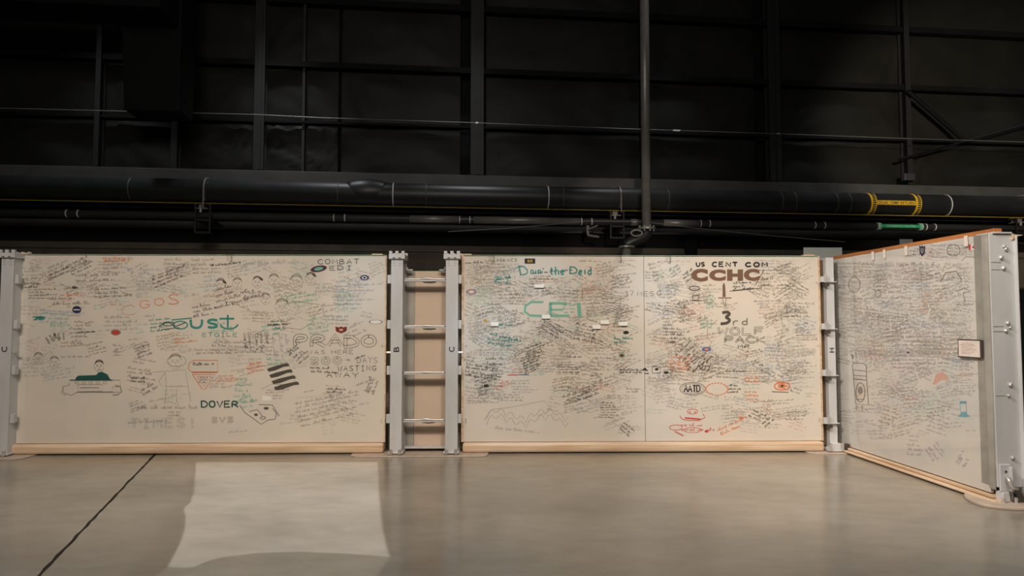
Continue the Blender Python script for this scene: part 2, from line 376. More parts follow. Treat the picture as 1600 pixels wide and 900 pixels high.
def hanger(px, lab, g='pipe hangers'):
    x = px_x(px, 330); t = Thing('pipe_hanger', H, (x, PY, zs-.2), lab, 'pipe hanger', 'pipe hangers along the hangar wall')
    arc = [(x+.06, PY+(RB+.02)*math.cos(a), zb+(RB+.02)*math.sin(a)) for a in [R(d) for d in range(20, 231, 15)]]
    t.add('strap', MB().tube(arc, .02, 6), 'riser')
    t.add('hanger_rod', MB().tube([(x+.06, PY-RB-.02, zb), (x+.06, PY-RB-.02, zt-.05)], .018, 6), 'riser')
    m = MB().box(x-.16, x+.10, PY-.12, PY+.12, zb-RB-.03, zb-RB-.005).box(x-.10, x+.02, PY-.10, PY+.1, zb-RB-.12, zb-RB-.03).box(x-.16, x+.1, PY-.12, PY+.12, zb-RB-.14, zb-RB-.12)
    t.add('clamp', m, 'riser')
    t.add('saddle', MB().tube([(x-.05, PY-.13, zb-RB-.14), (x-.05, PY-.13, zs+.05)], .035, 8), 'riser')
    f = MB()
    for s in (-.16, .16): f.box(x+s-.02, x+s+.02, PY-.14, PY-.10, zs-.38, zt)
    f.box(x-.18, x+.18, PY-.14, PY+.1, zs-.42, zs-.38); f.box(x-.18, x+.18, PY-.14, -.1, zs-.14, zs-.10)
    t.add('bracket_frame', f, 'column')
hanger(320, 'dark steel pipe hanger bracket above the left signed panel')
hanger(962, 'dark steel pipe hanger bracket just left of the vertical riser pipe')
hanger(1590, 'dark steel pipe hanger bracket at the right edge above the end post')
# riser
RY = -1.9
rx = hx(1008.5, 200, RY); rz = hz(1008, 357, RY); lx = hx(979, 385, RY); lz = hz(979, 386, RY)
rs = Thing('riser_pipe', H, (lx, RY, 0), 'vertical grey steel riser pipe with bolted flanges in front of the wall pipes', 'pipe')
rs.add('pipe_run', MB().tube([(rx, RY, rz), (rx, RY, 12)], .105, 20), 'riser', smooth=True)
rs.add('flange', MB().tube([(rx, RY, rz-.03), (rx, RY, rz+.02)], .21, 20), 'riser')
for k in range(8):
    a = k*math.pi/4+.2; bx, by = rx+.17*math.cos(a), RY+.17*math.sin(a)
    rs.add('bolt', MB().tube([(bx, by, rz-.07), (bx, by, rz+.06)], .018, 6), 'bolt')
rs.add('valve_body', MB().tube([(rx, RY, rz-.03), (rx, RY, rz-.12), (rx-.08, RY, rz-.2), (lx+.12, RY, lz+.12), (lx, RY, lz+.06), (lx, RY, lz)], [.13, .14, .15, .13, .11, .10], 14), 'pipe', smooth=True)
rs.add('handwheel', MB().tube([(rx-.30+.13*math.cos(a), RY-.22, rz-.14+.07*math.sin(a)) for a in [i*math.pi/6 for i in range(13)]], .018, 6), 'bolt', 'bright metal handwheel')
rs.add('lower_pipe', MB().tube([(lx, RY, 0), (lx, RY, lz)], .10, 16), 'riser', smooth=True)
rs.add('flange', MB().tube([(lx, RY, lz-.02), (lx, RY, lz+.02)], .19, 18), 'riser')
vx = hx(932, 365, RY)
t = Thing('drain_valve', H, (vx, PY-.1, zs-.4), 'small pale drain valve hanging under the slim pipe beside the riser', 'valve')
t.add('stem', MB().tube([(vx, PY, zs-.095), (vx, PY, zs-.33)], [.05, .03], 8), 'riser')
t.add('handle', MB().tube([(vx-.02, PY-.1, zs-.2), (vx+.22, PY-.1, zs-.10)], .02, 6), 'riser')
t.add('spout', MB().tube([(vx, PY, zs-.33), (vx+.25, PY-.1, zs-.38)], .03, 8), 'riser')
# wire with small clips
t = Thing('support_wire', H, (0, -.9, hz(0, 170, -.9)), 'thin pale wire strung right across the dark upper wall', 'wire')
pts = []
for px, py in ((-60, 167), (0, 169), (200, 174), (400, 179), (500, 184), (745, 192), (1000, 202), (1215, 209), (1400, 216), (1600, 222), (1680, 224)):
    pts.append(hp(px, py, -.9))
t.add('cable', MB().tube(pts, .008, 6), 'wire')
for p, q, wd in ((1057, 204, .09), (745, 192, .03), (1216, 209, .03)):
    x, y, z = hp(p, q, -.92); t.add('clip', MB().box(x-wd, x+wd, y-.02, y+.02, z-.02, z+.02), 'bolt' if wd < .05 else 'white')
# thin sagging cable below pipes
single('sagging_cable', H, (0, PY-.3, zs), MB().tube([hp(700, 362, PY-.3), hp(790, 357, PY-.3), hp(860, 351, PY-.3), hp(920, 345, PY-.3), hp(1000, 346, PY-.3), hp(1100, 358, PY-.3), hp(1200, 368, PY-.3), hp(1320, 378, PY-.3)], .008, 6), 'wire',
       'thin pale cable crossing the slim pipe near the riser', 'cable')
# big dark duct, upper left
dx0, dx1 = hx(172, 100, -2), hx(282, 100, -2)
t = Thing('air_duct', H, (dx1, -2, hz(200, 170, -2)), 'large near-black air duct dropping in the upper left corner', 'duct')
zz = hz(220, 172, -2)
t.add('drop_duct', MB().hexa([(dx0+.3, -2, zz), (dx1, -2, zz), (dx1, -1.2, zz), (dx0+.3, -1.2, zz), (dx0, -2, 12), (dx1, -2, 12), (dx1, -1.2, 12), (dx0, -1.2, 12)]), 'girt', bevel=.02)
zz2 = hz(100, 4, -3)
t.add('cross_duct', MB().box(dx0-9, dx1-.05, -3.0, -2.0, zz2, zz2+.8), 'girt', bevel=.02)

# ------------------------------------------------------------------ ink drawing on a frame plane
_glyph = {}
def text_mesh(s, outline=0, bold=0):
    key = (s, outline, bold)
    if key in _glyph: return _glyph[key]
    cu = bpy.data.curves.new('t', 'FONT'); cu.body = s; cu.size = 1; cu.resolution_u = 4; cu.offset = bold; cu.space_character = 1.05
    if outline: cu.fill_mode = 'NONE'; cu.bevel_depth = outline; cu.bevel_resolution = 0
    o = bpy.data.objects.new('t', cu); C.objects.link(o); dg = bpy.context.evaluated_depsgraph_get(); dg.update()
    me = bpy.data.meshes.new_from_object(o.evaluated_get(dg))
    v = [(p.co.x, p.co.y) for p in me.vertices]; f = [tuple(p.vertices) for p in me.polygons]
    bpy.data.objects.remove(o); bpy.data.curves.remove(cu); bpy.data.meshes.remove(me)
    x0 = min(a for a, b in v); x1 = max(a for a, b in v); y0 = min(b for a, b in v); y1 = max(b for a, b in v)
    v = [((a-x0)/(x1-x0), (b-y0)/(y1-y0)) for a, b in v]; _glyph[key] = (v, f); return v, f
HF = {
 'A': [[(0,0),(.5,1),(1,0)],[(.18,.38),(.82,.38)]], 'B': [[(0,0),(0,1),(.7,.95),(.72,.6),(0,.52),(.9,.45),(.85,.05),(0,0)]],
 'C': [[(.95,.82),(.7,1),(.3,.95),(0,.6),(0,.35),(.3,.03),(.7,0),(.98,.16)]], 'D': [[(0,0),(0,1)],[(-.1,1),(.6,.95),(1,.55),(.9,.2),(.5,0),(-.1,0)]],
 'E': [[(.9,1),(0,1),(0,0),(.95,0)],[(0,.52),(.75,.52)]], 'F': [[(.9,1),(0,1),(0,0)],[(0,.52),(.75,.52)]], 'G': [[(.95,.82),(.6,1),(.2,.9),(0,.5),(.2,.08),(.65,0),(.95,.25),(.95,.45),(.55,.45)]],
 'H': [[(0,1),(0,0)],[(1,1),(1,0)],[(0,.5),(1,.5)]], 'I': [[(.5,1),(.5,0)],[(.2,1),(.8,1)],[(.2,0),(.8,0)]], 'K': [[(0,1),(0,0)],[(.95,1),(0,.45),(1,0)]], 'L': [[(0,1),(0,0),(.9,0)]],
 'M': [[(0,0),(.1,1),(.5,.35),(.9,1),(1,0)]], 'N': [[(0,0),(0,1),(1,0),(1,1)]], 'O': [[(.5,1),(.12,.85),(0,.5),(.15,.12),(.5,0),(.88,.12),(1,.5),(.85,.88),(.5,1)]],
 'P': [[(0,0),(0,1),(.75,.97),(.9,.72),(.7,.48),(0,.45)]], 'R': [[(0,0),(0,1),(.75,.97),(.9,.75),(.7,.5),(0,.46)],[(.35,.46),(1,0)]], 'S': [[(.9,.88),(.5,1),(.1,.85),(.15,.6),(.8,.42),(.92,.18),(.5,0),(.05,.12)]],
 'T': [[(0,1),(1,1)],[(.5,1),(.5,0)]], 'U': [[(0,1),(.03,.25),(.3,0),(.7,0),(.95,.25),(1,1)]], 'V': [[(0,1),(.5,0),(1,1)]], 'W': [[(0,1),(.25,0),(.5,.7),(.75,0),(1,1)]], 'Y': [[(0,1),(.5,.5),(1,1)],[(.5,.5),(.5,0)]],
 '0': [[(.5,1),(.12,.8),(.05,.4),(.3,0),(.7,0),(.95,.4),(.88,.8),(.5,1)]], '1': [[(.3,.8),(.5,1),(.5,0)]], '2': [[(.05,.8),(.4,1),(.85,.85),(.8,.55),(.05,0),(.95,0)]], '3': [[(.1,.9),(.55,1),(.85,.78),(.4,.55),(.9,.35),(.7,.05),(.05,0)]],
 '6': [[(.8,.95),(.3,.8),(.05,.35),(.3,0),(.8,.05),(.9,.35),(.5,.5),(.1,.35)]], '7': [[(0,1),(.95,1),(.35,0)]], '+': [[(.5,.8),(.5,.2)],[(.15,.5),(.85,.5)]], '!': [[(.5,1),(.45,.3)],[(.45,.08),(.5,0)]], "'": [[(.5,1),(.4,.75)]],
 'o': [[(.5,.6),(.1,.45),(.1,.12),(.5,0),(.9,.15),(.88,.48),(.5,.6)]], 'i': [[(.5,.6),(.5,0)],[(.5,.85),(.55,.8)]], 'n': [[(.05,.6),(.05,0)],[(.05,.45),(.5,.62),(.85,.45),(.9,0)]], 't': [[(.45,1),(.45,.1),(.8,0)],[(.1,.65),(.9,.65)]],
 'h': [[(.05,1),(.05,0)],[(.05,.42),(.5,.6),(.85,.42),(.9,0)]], 'e': [[(.1,.32),(.9,.35),(.7,.6),(.25,.55),(.05,.25),(.3,0),(.9,.08)]], 'd': [[(.9,1),(.9,0)],[(.9,.5),(.45,.6),(.08,.35),(.3,0),(.9,.12)]], 'r': [[(.1,.6),(.1,0)],[(.1,.4),(.45,.6),(.85,.58)]]}
def round_off(pts):
    if len(pts) < 5: return pts
    for _ in range(2):
        o = [pts[0]]
        for a, b in zip(pts, pts[1:]): o += [(a[0]*.75+b[0]*.25, a[1]*.75+b[1]*.25), (a[0]*.25+b[0]*.75, a[1]*.25+b[1]*.75)]
        pts = o+[pts[-1]]
    return pts
class Ink:
    def __init__(s, frame, y=-.0008): s.fr = frame; s.y = y; s.m = MB()
    def P(s, px, py): x, z = s.fr.pix(px, py, 0); return (x, s.y, z)
    def poly(s, pts, w=1.0, closed=False, dy=0):
        if closed: pts = list(pts)+[pts[0]]
        i0 = len(s.m.v); n = len(pts)
        if n < 2: return s
        for i, (a, b) in enumerate(pts):
            p = pts[max(i-1, 0)]; q = pts[min(i+1, n-1)]
            if closed and i in (0, n-1): p = pts[-2]; q = pts[1]
            tx, ty = q[0]-p[0], q[1]-p[1]; L = math.hypot(tx, ty) or 1; nx, ny = -ty/L*w/2, tx/L*w/2
            s.m.v.append(s.P(a+nx, b+ny)); s.m.v.append(s.P(a-nx, b-ny))
        for i in range(n-1):
            k = i0+2*i; s.m.f.append((k, k+1, k+3, k+2))
        return s
    def fill(s, pts, dy=0):
        i = len(s.m.v)
        for p in pts: a = s.P(*p); s.m.v.append((a[0], a[1]-dy, a[2]))
        s.m.f.append(tuple(range(i, i+len(pts)))); return s
    def ell(s, cx, cy, rx, ry, w=1, a0=0, a1=360, rot=0, n=20):
        c, q = math.cos(R(rot)), math.sin(R(rot)); full = a1-a0 >= 360
        pts = [(cx+rx*math.cos(t)*c-ry*math.sin(t)*q, cy+rx*math.cos(t)*q+ry*math.sin(t)*c) for t in [R(a0+(a1-a0)*i/n) for i in range(n if full else n+1)]]
        return s.fill(pts) if w == 0 else s.poly(pts, w, full)
    def text(s, string, x0, y0, x1, y1, outline=0, bold=0, rise=0, lean=0):
        v, f = text_mesh(string, outline, bold); i = len(s.m.v)
        for a, b in v: s.m.v.append(s.P(x0+(x1-x0)*a+lean*b, y1+(y0-y1)*b+rise*a))
        s.m.f += [tuple(i+k for k in q) for q in f]; return s
    def hand(s, string, x0, y0, x1, y1, w=1.0, outline=0, rise=0, lean=0, seed=1, jit=.05, step=1.45):
        """string drawn stroke by stroke into the photo box; outline > 0 draws both sides of a fat stroke"""
        q = random.Random(seed+len(string)); n = len(string); cw = (x1-x0)/(n*step-(step-1))
        for k, ch in enumerate(string):
            if ch not in HF: continue
            j = q.uniform(-jit, jit); sc = 1+q.uniform(-jit, jit)
            for st in HF[ch]:
                pts = [(a+q.uniform(-jit, jit)*.6, (b+q.uniform(-jit, jit)*.6)*sc+j) for a, b in st]
                if ch in 'BCGOPRSU036jonehd2': pts = round_off(pts)
                P = [(x0+cw*(k*step+a)+lean*b, y1+(y0-y1)*b+rise*(k/max(1, n-1))) for a, b in pts]
                if not outline: s.poly(P, w*q.uniform(.9, 1.1)); continue
                L = []; Rr = []
                for i, (a, b) in enumerate(P):
                    p, t = P[max(i-1, 0)], P[min(i+1, len(P)-1)]; dx, dy = t[0]-p[0], t[1]-p[1]; l = math.hypot(dx, dy) or 1
                    L.append((a-dy/l*outline/2, b+dx/l*outline/2)); Rr.append((a+dy/l*outline/2, b-dx/l*outline/2))
                s.poly(L+Rr[::-1], w, True)
        return s
    def scrawl(s, x, y, length, ang, h, w, q, caps=False):
        c, sn = math.cos(R(ang)), math.sin(R(ang)); t = 0
        while t < length:
            wl = q.uniform(3.5, 9)*h/3; end = min(t+wl, length); u = t; pts = []; style = q.random()
            while u < end:
                k = q.random(); lw = h*q.uniform(.4, .62); tall = q.random() < .25; hh = h*(1.0 if tall else .55)
                if k < .3: ps = [(0, 0), (.1, .9), (.5, 1), (.55, .05)]
                elif k < .5: ps = [(.0, .5), (.45, .95), (.1, .9), (.0, .3), (.3, 0), (.6, .25)]
                elif k < .65: ps = [(0, 1), (.15, 0), (.4, .7), (.6, 0)]
                elif k < .8: ps = [(.25, 1), (.2, 0), (.6, .1)]
                else: ps = [(0, .1), (.3, .55), (.6, .05)]
                seg = [(u+a*lw*1.5, (b*hh-h*.4)) for a, b in ps]
                if style < .6: pts += seg
                else:
                    s.poly([(x+a*c+b*sn, y+a*sn-b*c) for a, b in seg], w)
                u += lw*1.15
            if style < .6 and len(pts) > 2: s.poly([(x+a*c+b*sn, y+a*sn-b*c) for a, b in pts], w)
            t = u+h*q.uniform(.35, .8)
        return s
    def block(s, x, y, wd, rows, ang, h, w, q):
        c, sn = math.cos(R(ang)), math.sin(R(ang))
        for r in range(rows):
            d = r*h*1.45; s.scrawl(x-d*sn+q.uniform(-2, 2), y+d*c, wd*q.uniform(.55, 1), ang+q.uniform(-2, 2), h, w, q)
        return s
    def face(s, cx, cy, r, hair=1.6, w=.8, mouth=True, side=1):
        s.ell(cx, cy+r*.05, r*.78, r*.95, w*.55, 10, 170); s.poly([(cx-r*.8, cy), (cx-r*.95, cy+.1*r), (cx-r*.75, cy+.3*r)], w*.5)
        for k in range(3): s.ell(cx, cy-r*(.15+.1*k), r*(.82-.05*k), r*(.62+.05*k), hair*.55, 188+6*k, 352-8*k)
        for e in (-.32, .3): s.poly([(cx+(e-.15)*r, cy-r*.02), (cx+(e+.13)*r, cy+r*.02)], w); s.poly([(cx+(e-.18)*r, cy-r*.2), (cx+(e+.15)*r, cy-r*.22)], w*.6)
        s.poly([(cx, cy), (cx+r*.08, cy+r*.32), (cx-r*.05, cy+r*.35)], w*.6)
        if mouth: s.poly([(cx-r*.28, cy+r*.58), (cx, cy+r*.64), (cx+r*.28, cy+r*.56)], w)
        return s
def put(t, name, ink, colour, label=None, kind=None):
    if not ink.m.f: return
    return t.add(name, ink.m, 'ink_'+colour, label, kind=kind)

def scribble_field(t, seed, zones, mix, y=-.0006, avoid=(), dens=.74):
    q = random.Random(seed); inks = {}
    def hal(i, b):
        f, v = 1, 0
        while i: f /= b; v += f*(i % b); i //= b
        return v
    for (x0, y0, x1, y1, n, hmin, hmax, amax) in zones:
        for ki in range(int(n*dens)):
            col = q.choices([m[0] for m in mix], [m[1] for m in mix])[0]
            I = inks.setdefault(col, Ink(t.fr, y))
            h = q.uniform(hmin, hmax)*1.12; wd = q.uniform(18, 52); ang = q.choice((q.uniform(-3, 3), q.uniform(-3, 3), -q.uniform(8, amax*1.25), -q.uniform(5, amax), q.uniform(8, amax*1.2)))
            rows = q.randint(1, 5); sa = math.sin(R(ang))*wd; hgt = rows*h*1.45
            top = y0+3+max(0, -sa); bot = y1-hgt-max(0, sa)
            x = x0-8+(x1-x0-wd+16)*hal(ki+seed, 2); x = min(max(x, x0), max(x0+1, x1-wd)); yy = y0+(y1-y0)*hal(ki+seed, 3)-hgt/2-sa/2; yy = min(max(yy, top), bot) if bot > top else (y0+y1)/2-sa/2-hgt/2
            if bot <= top: rows = 1; yy = (y0+y1)/2-sa/2
            if abs(sa) > y1-y0-6: ang = 0; yy = q.uniform(y0+3, y1-3); rows = 1
            cx, cy = x+wd/2, yy+sa/2+hgt/2
            if any(a <= cx <= c and b <= cy <= d for a, b, c, d in avoid): continue
            I.block(x, yy, min(wd, x1-x), rows, ang, h, q.uniform(.45, .75), q)
    for col, I in inks.items():
        put(t, 'scribbles', I, col, 'small faded handwritten notes in '+{'dark': 'dark', 'grey': 'grey', 'faint': 'pale grey', 'ghost': 'very pale', 'lgreen': 'pale green', 'green': 'green', 'pink': 'pink', 'lblue': 'pale blue', 'lbrown': 'light brown', 'purple': 'pale purple', 'black': 'black'}.get(col, col)+' marker', kind='stuff')

def sticker(t, cx, cy, rx, ry, cols, label, rot=0, shape='oval', y=-.001):
    """layered flat sticker; cols outer to inner [(ink, scale)]"""
    p = None
    for i, (c, sc) in enumerate(cols):
        rx0, ry0 = (rx, ry)
        I = Ink(t.fr, y-.0006*i)
        if isinstance(sc, tuple): I.fill([(cx-rx*sc[0], cy-ry*sc[1]), (cx+rx*sc[0], cy-ry*sc[1]), (cx+rx*sc[0], cy+ry*sc[1]), (cx-rx*sc[0], cy+ry*sc[1])])
        elif shape == 'oval': I.ell(cx, cy, rx*sc, ry*sc, 0, rot=rot, n=24)
        elif shape == 'shield': I.fill([(cx-rx*sc, cy-ry*sc), (cx-rx*sc*.4, cy-ry*sc*.7), (cx, cy-ry*sc), (cx+rx*sc*.4, cy-ry*sc*.7), (cx+rx*sc, cy-ry*sc), (cx+rx*sc*.9, cy+ry*sc*.4), (cx, cy+ry*sc), (cx-rx*sc*.9, cy+ry*sc*.4)])
        else: I.fill([(cx-rx*sc, cy-ry*sc), (cx+rx*sc, cy-ry*sc), (cx+rx*sc, cy+ry*sc), (cx-rx*sc, cy+ry*sc)])
        if i == 0: p = t.add('sticker', I.m, 'ink_'+c, label)
        else: t.add('sticker_print', I.m, 'ink_'+c, parent=p)
    return p

# ------------------------------------------------------------------ panels
def quadboard(fr, tl, tr, br, bl, y0, y1):
    p = [fr.pix(*q, 0) for q in (bl, br, tr, tl)]
    return MB().hexa([(p[0][0], y0, p[0][1]), (p[1][0], y0, p[1][1]), (p[1][0], y1, p[1][1]), (p[0][0], y1, p[0][1]),
                      (p[3][0], y0, p[3][1]), (p[2][0], y0, p[2][1]), (p[2][0], y1, p[2][1]), (p[3][0], y1, p[3][1])])
ZB, ZT = A.pix(300, 692)[1], A.pix(300, 399)[1]
def rect(x0, x1, y0, y1, z0=ZB, z1=ZT): return MB().box(x0, x1, y0, y1, z0, z1)
def ax(px, py=550, y=0): return A.pix(px, py, y)[0]
def az(px, py, y=0): return A.pix(px, py, y)[1]

def panel(px0, px1, seams, label, clips):
    x0, x1 = ax(px0), ax(px1); t = Thing('signed_panel', A, ((x0+x1)/2, 0, 0), label, 'panel')
    xs = [x0]+[ax(s) for s in seams]+[x1]
    for i in range(len(xs)-1):
        a = xs[i]+(.003 if i else 0); b = xs[i+1]-(.003 if i < len(xs)-2 else 0)
        t.add('board', rect(a, b, 0, .03), 'board')
        sh = t.add('acrylic_sheet', rect(a, b, -.014, -.008, ZB+.004, ZT+.004), 'acrylic')
        t.add('sheet_edge', rect(a, b, -.0145, -.0075, ZT+.0045, ZT+.011), 'edge', 'pale green upper edge of the acrylic', parent=sh)
    t.add('frame_stile', rect(x0-.028, x0, -.012, .07, ZB, ZT+.004), 'wood'); t.add('frame_stile', rect(x1, x1+.018, -.012, .03, ZB, ZT+.004), 'wood')
    t.add('backing_frame', rect(x0+.002, x1-.002, .032, .10, ZB, ZT-.03), 'brown')
    t.add('sill_beam', MB().box(x0-.01, x1+.005, -.07, .16, .014, ZB-.006), 'wood', 'rounded light wood sill beam', bevel=.03)
    for s in (x0+.04, x1-.1): t.add('corner_block', MB().box(s-.08, s+.06, .0, .09, ZT+.002, ZT+.028), 'wood', bevel=.004)
    for c in clips:
        cx = ax(c, 403); t.add('acrylic_clip', MB().box(cx-.07, cx, -.022, -.017, ZT-.08, ZT+.012).box(cx-.07, cx, -.022, .03, ZT+.013, ZT+.018), 'acrylic', 'clear acrylic hook over the top edge')
        t.add('clip_outline', MB().box(cx-.003, cx+.003, -.0235, -.0225, ZT-.08, ZT+.012).box(cx-.03, cx+.003, -.0235, -.0225, ZT-.083, ZT-.077), 'ink_dark')
    for z in (656, 660, 540, 440):
        for xx in (x0+.03, x1-.03):
            zz = az(300, z); t.add('screw', MB().tube([(xx, -.018, zz), (xx, -.014, zz)], .008, 8), 'bolt')
    return t
LP = panel(25, 601, [], 'left signed panel under clear acrylic with PRADO and DOVER lettering and a striped flag', [363])
RP = panel(724.5, 1281, [1007], 'wide signed panel with a central seam and US CENT COM lettering above a sword', [772, 970, 1047])

# ---- left panel writing
Z = [(30, 402, 598, 470, 95, 2.6, 4.2, 25), (30, 440, 598, 560, 130, 2.6, 4.2, 22), (200, 545, 598, 660, 75, 2.5, 4.2, 18), (34, 545, 140, 600, 10, 2.5, 4, 15), (200, 640, 590, 684, 8, 2.6, 4, 10)]
scribble_field(LP, 11, Z, [('dark', 1.3), ('grey', 6), ('faint', 9), ('ghost', 6), ('lgreen', 2), ('pink', 1.6), ('lblue', 2.0), ('lbrown', 2)],
               avoid=((335, 428, 500, 450), (210, 458, 290, 486), (245, 488, 375, 528), (455, 520, 590, 545), (480, 545, 590, 592), (95, 562, 195, 620), (245, 555, 345, 612), (412, 565, 470, 610), (310, 620, 440, 662), (495, 402, 565, 424), (30, 600, 200, 690)))
def T(t, col, label, *texts, **k):
    I = Ink(t.fr, -.0012)
    for a in texts: I.text(*a[:5], **{**k, **(a[5] if len(a) > 5 else {})})
    return put(t, 'lettering', I, col, label)
def HD(t, col, label, *texts):
    for a in texts: I = Ink(t.fr, -.0012); I.hand(*a[:5], **(a[5] if len(a) > 5 else {})); put(t, 'lettering', I, col, label)
HD(LP, 'dark', 'COMBAT EDI in dark capitals', ('COMBAT', 497, 405, 561, 412.5, dict(w=1.1)), ('EDI', 515, 415.5, 550, 422, dict(w=1.1)))
HD(LP, 'orange', 'large orange letters GOS', ('G', 218, 470, 234, 482, dict(w=1.3)), ('O', 241, 467, 256, 478, dict(w=1.4)), ('S', 262, 461, 281, 477, dict(w=1.5)))
HD(LP, 'pink', 'faint orange curl', ('C', 190, 478, 212, 493, dict(w=1.3)))
HD(LP, 'dark', 'PRADO in outlined capitals', ('PRADO', 461, 525, 586, 541, dict(w=.8, outline=4.6, step=1.3)))
HD(LP, 'grey', 'WAS HERE 200 DAYS in capitals', ('WAS', 481, 547, 508, 553, dict(w=.9)), ('HERE', 518, 547, 552, 553, dict(w=.9)), ('200', 485, 559, 533, 568, dict(w=.8, outline=3.4)), ('+', 538, 559, 550, 567), ('DAYS', 558, 558, 590, 567, dict(w=1)))
HD(LP, 'dark', 'WASTING AWAY in capitals', ('WASTING', 528, 572, 588, 580, dict(w=1, rise=-1)), ('AWAY', 510, 582, 560, 590, dict(w=1)))
HD(LP, 'dteal', 'DOVER in bold dark green capitals', ('DOVER', 315, 627, 372, 636.5, dict(w=2.3, step=1.3)))
HD(LP, 'grey', 'SVS in outline', ('SVS', 331, 652, 364, 660, dict(w=.7, outline=2.2)))
HD(LP, 'faint', 'large pale word ending in an exclamation mark', ('TIMES!', 204, 654, 307, 668, dict(w=.8, outline=2.6)))
HD(LP, 'teal', 'shaded teal letters US', ('US', 298, 499, 341, 512, dict(w=3.6)))
HD(LP, 'faint', 'HERO in thin capitals', ('HERO', 381, 519, 420, 526))
HD(LP, 'teal', 'thin teal capitals', ('ETOILE', 316, 520, 371, 526, dict(w=1)))
I = Ink(A); q = random.Random(3)
I.scrawl(215, 636, 90, 0, 7, 1.0, q); I.scrawl(200, 660, 60, -3, 5, .8, q); put(LP, 'scribbles', I, 'grey', 'large cursive signature', kind='stuff')
# teal cross/anchor
I = Ink(A, -.001).poly([(356, 492), (356, 512)], 3).poly([(343, 498), (366, 498)], 3).ell(358, 505, 14, 9, 2.4, 10, 170).poly([(268, 500), (300, 497)], 2).ell(282, 508, 11, 6, 2, 0, 360); put(LP, 'drawing', I, 'teal', 'teal anchor-like emblem')
I = Ink(A, -.001).ell(263, 506, 9, 3, 1.2).poly([(248, 510), (262, 503), (275, 510), (290, 504)], 1.6).poly([(252, 515), (280, 512)], 1.2); put(LP, 'drawing', I, 'dteal', 'dark teal scrawl')
# portraits
I = Ink(A, -.001)
for cx, cy, r, sd in ((345, 444, 9, 1), (371, 443, 9, 1), (402, 441, 9, 1), (428, 438, 10, -1), (463, 441, 12, 1), (486, 436, 10, 1), (415, 467, 9, -1), (60, 560, 9, -1), (85, 566, 9, 1), (274, 565, 12, -1), (441, 480, 13, -1)):
    I = Ink(A, -.001).face(cx, cy, r, 1.5, .8, side=sd); put(LP, 'drawing', I, 'grey', 'pencilled portrait face')
I = Ink(A, -.0014)
for cx, cy in ((351, 441), (408, 436), (491, 430)): I.ell(cx, cy, 3.6, 1.8, 0, rot=35).poly([(cx-12, cy-2), (cx-6, cy-4), (cx, cy-2)], 1.3)
put(LP, 'drawing', I, 'dark', 'dark hair of the portraits')
# person on a vehicle
I = Ink(A, -.001).poly([(108, 602), (108, 594), (188, 594), (188, 604), (176, 605), (176, 612), (120, 613), (112, 618), (100, 614), (98, 604), (108, 602)], 1).poly([(122, 601), (160, 601), (160, 611), (122, 612), (122, 601)], .8).poly([(120, 613), (186, 613)], 1).poly([(180, 602), (188, 604), (190, 612), (184, 617), (176, 617)], 1.6).poly([(99, 604), (96, 614), (103, 618)], 1).poly([(125, 606), (155, 606)], 1.4)
for xx in range(120, 172, 11): I.ell(xx, 598, 3, 2, .8, n=8)
put(LP, 'drawing', I, 'grey', 'pencilled front of a boxy vehicle')
I = Ink(A, -.001).face(155, 572, 9, 1.8, .9, side=1).poly([(110, 594), (176, 594)], 2); put(LP, 'drawing', I, 'dark', 'dark haired driver')
I = Ink(A, -.0014).fill([(118, 591), (122, 587), (150, 586), (154, 582), (160, 581), (168, 585), (173, 594), (118, 594)]); put(LP, 'drawing', I, 'dteal', 'green jacket of the driver')
# pencil standing figure
I = Ink(A, -.001).poly([(258, 630), (260, 605), (258, 580), (290, 578), (294, 604), (298, 628)], .9).poly([(262, 604), (292, 604)], .8).poly([(276, 606), (276, 628)], .7).poly([(258, 582), (248, 596), (252, 602)], .8).poly([(238, 582), (256, 580)], .8).ell(276, 564, 15, 9, 1); put(LP, 'drawing', I, 'faint', 'faint standing figure outline')
# red shield and its small writing
I = Ink(A, -.001).poly([(303, 563), (340, 563), (340, 582), (300, 582), (294, 576), (296, 567), (303, 563)], 1.3).poly([(301, 585), (336, 585), (321, 608), (316, 608), (301, 585)], 1.2).poly([(308, 588), (330, 588), (319, 604), (308, 588)], .9).poly([(300, 581.5), (340, 581.5)], 2); put(LP, 'drawing', I, 'orange', 'red outlined shield with a pointed base')
q = random.Random(8)
I = Ink(A, -.0011).block(303, 569, 30, 1, 0, 5, 1.1, q).block(311, 590, 14, 3, 0, 2.5, .5, q); put(LP, 'scribbles', I, 'dark', 'dark script inside the shield', kind='stuff')
# striped flag
I = Ink(A, -.0012)
for i in range(4):
    x0, y0 = 417+i*3.6, 577-.6+i*9.6; x1, y1 = 450+i*5.2, 567.5+i*9.6
    I.fill([(x0, y0), (x0+12, y0-4.2), (x1-4, y1), (x1, y1), (x1+2.5, y1+4.6), (x1-7, y1+5.8), (x0+14, y0+2.2+i*.3), (x0+3, y0+4.6)])
put(LP, 'drawing', I, 'dark', 'four dark stripes of a waving flag')
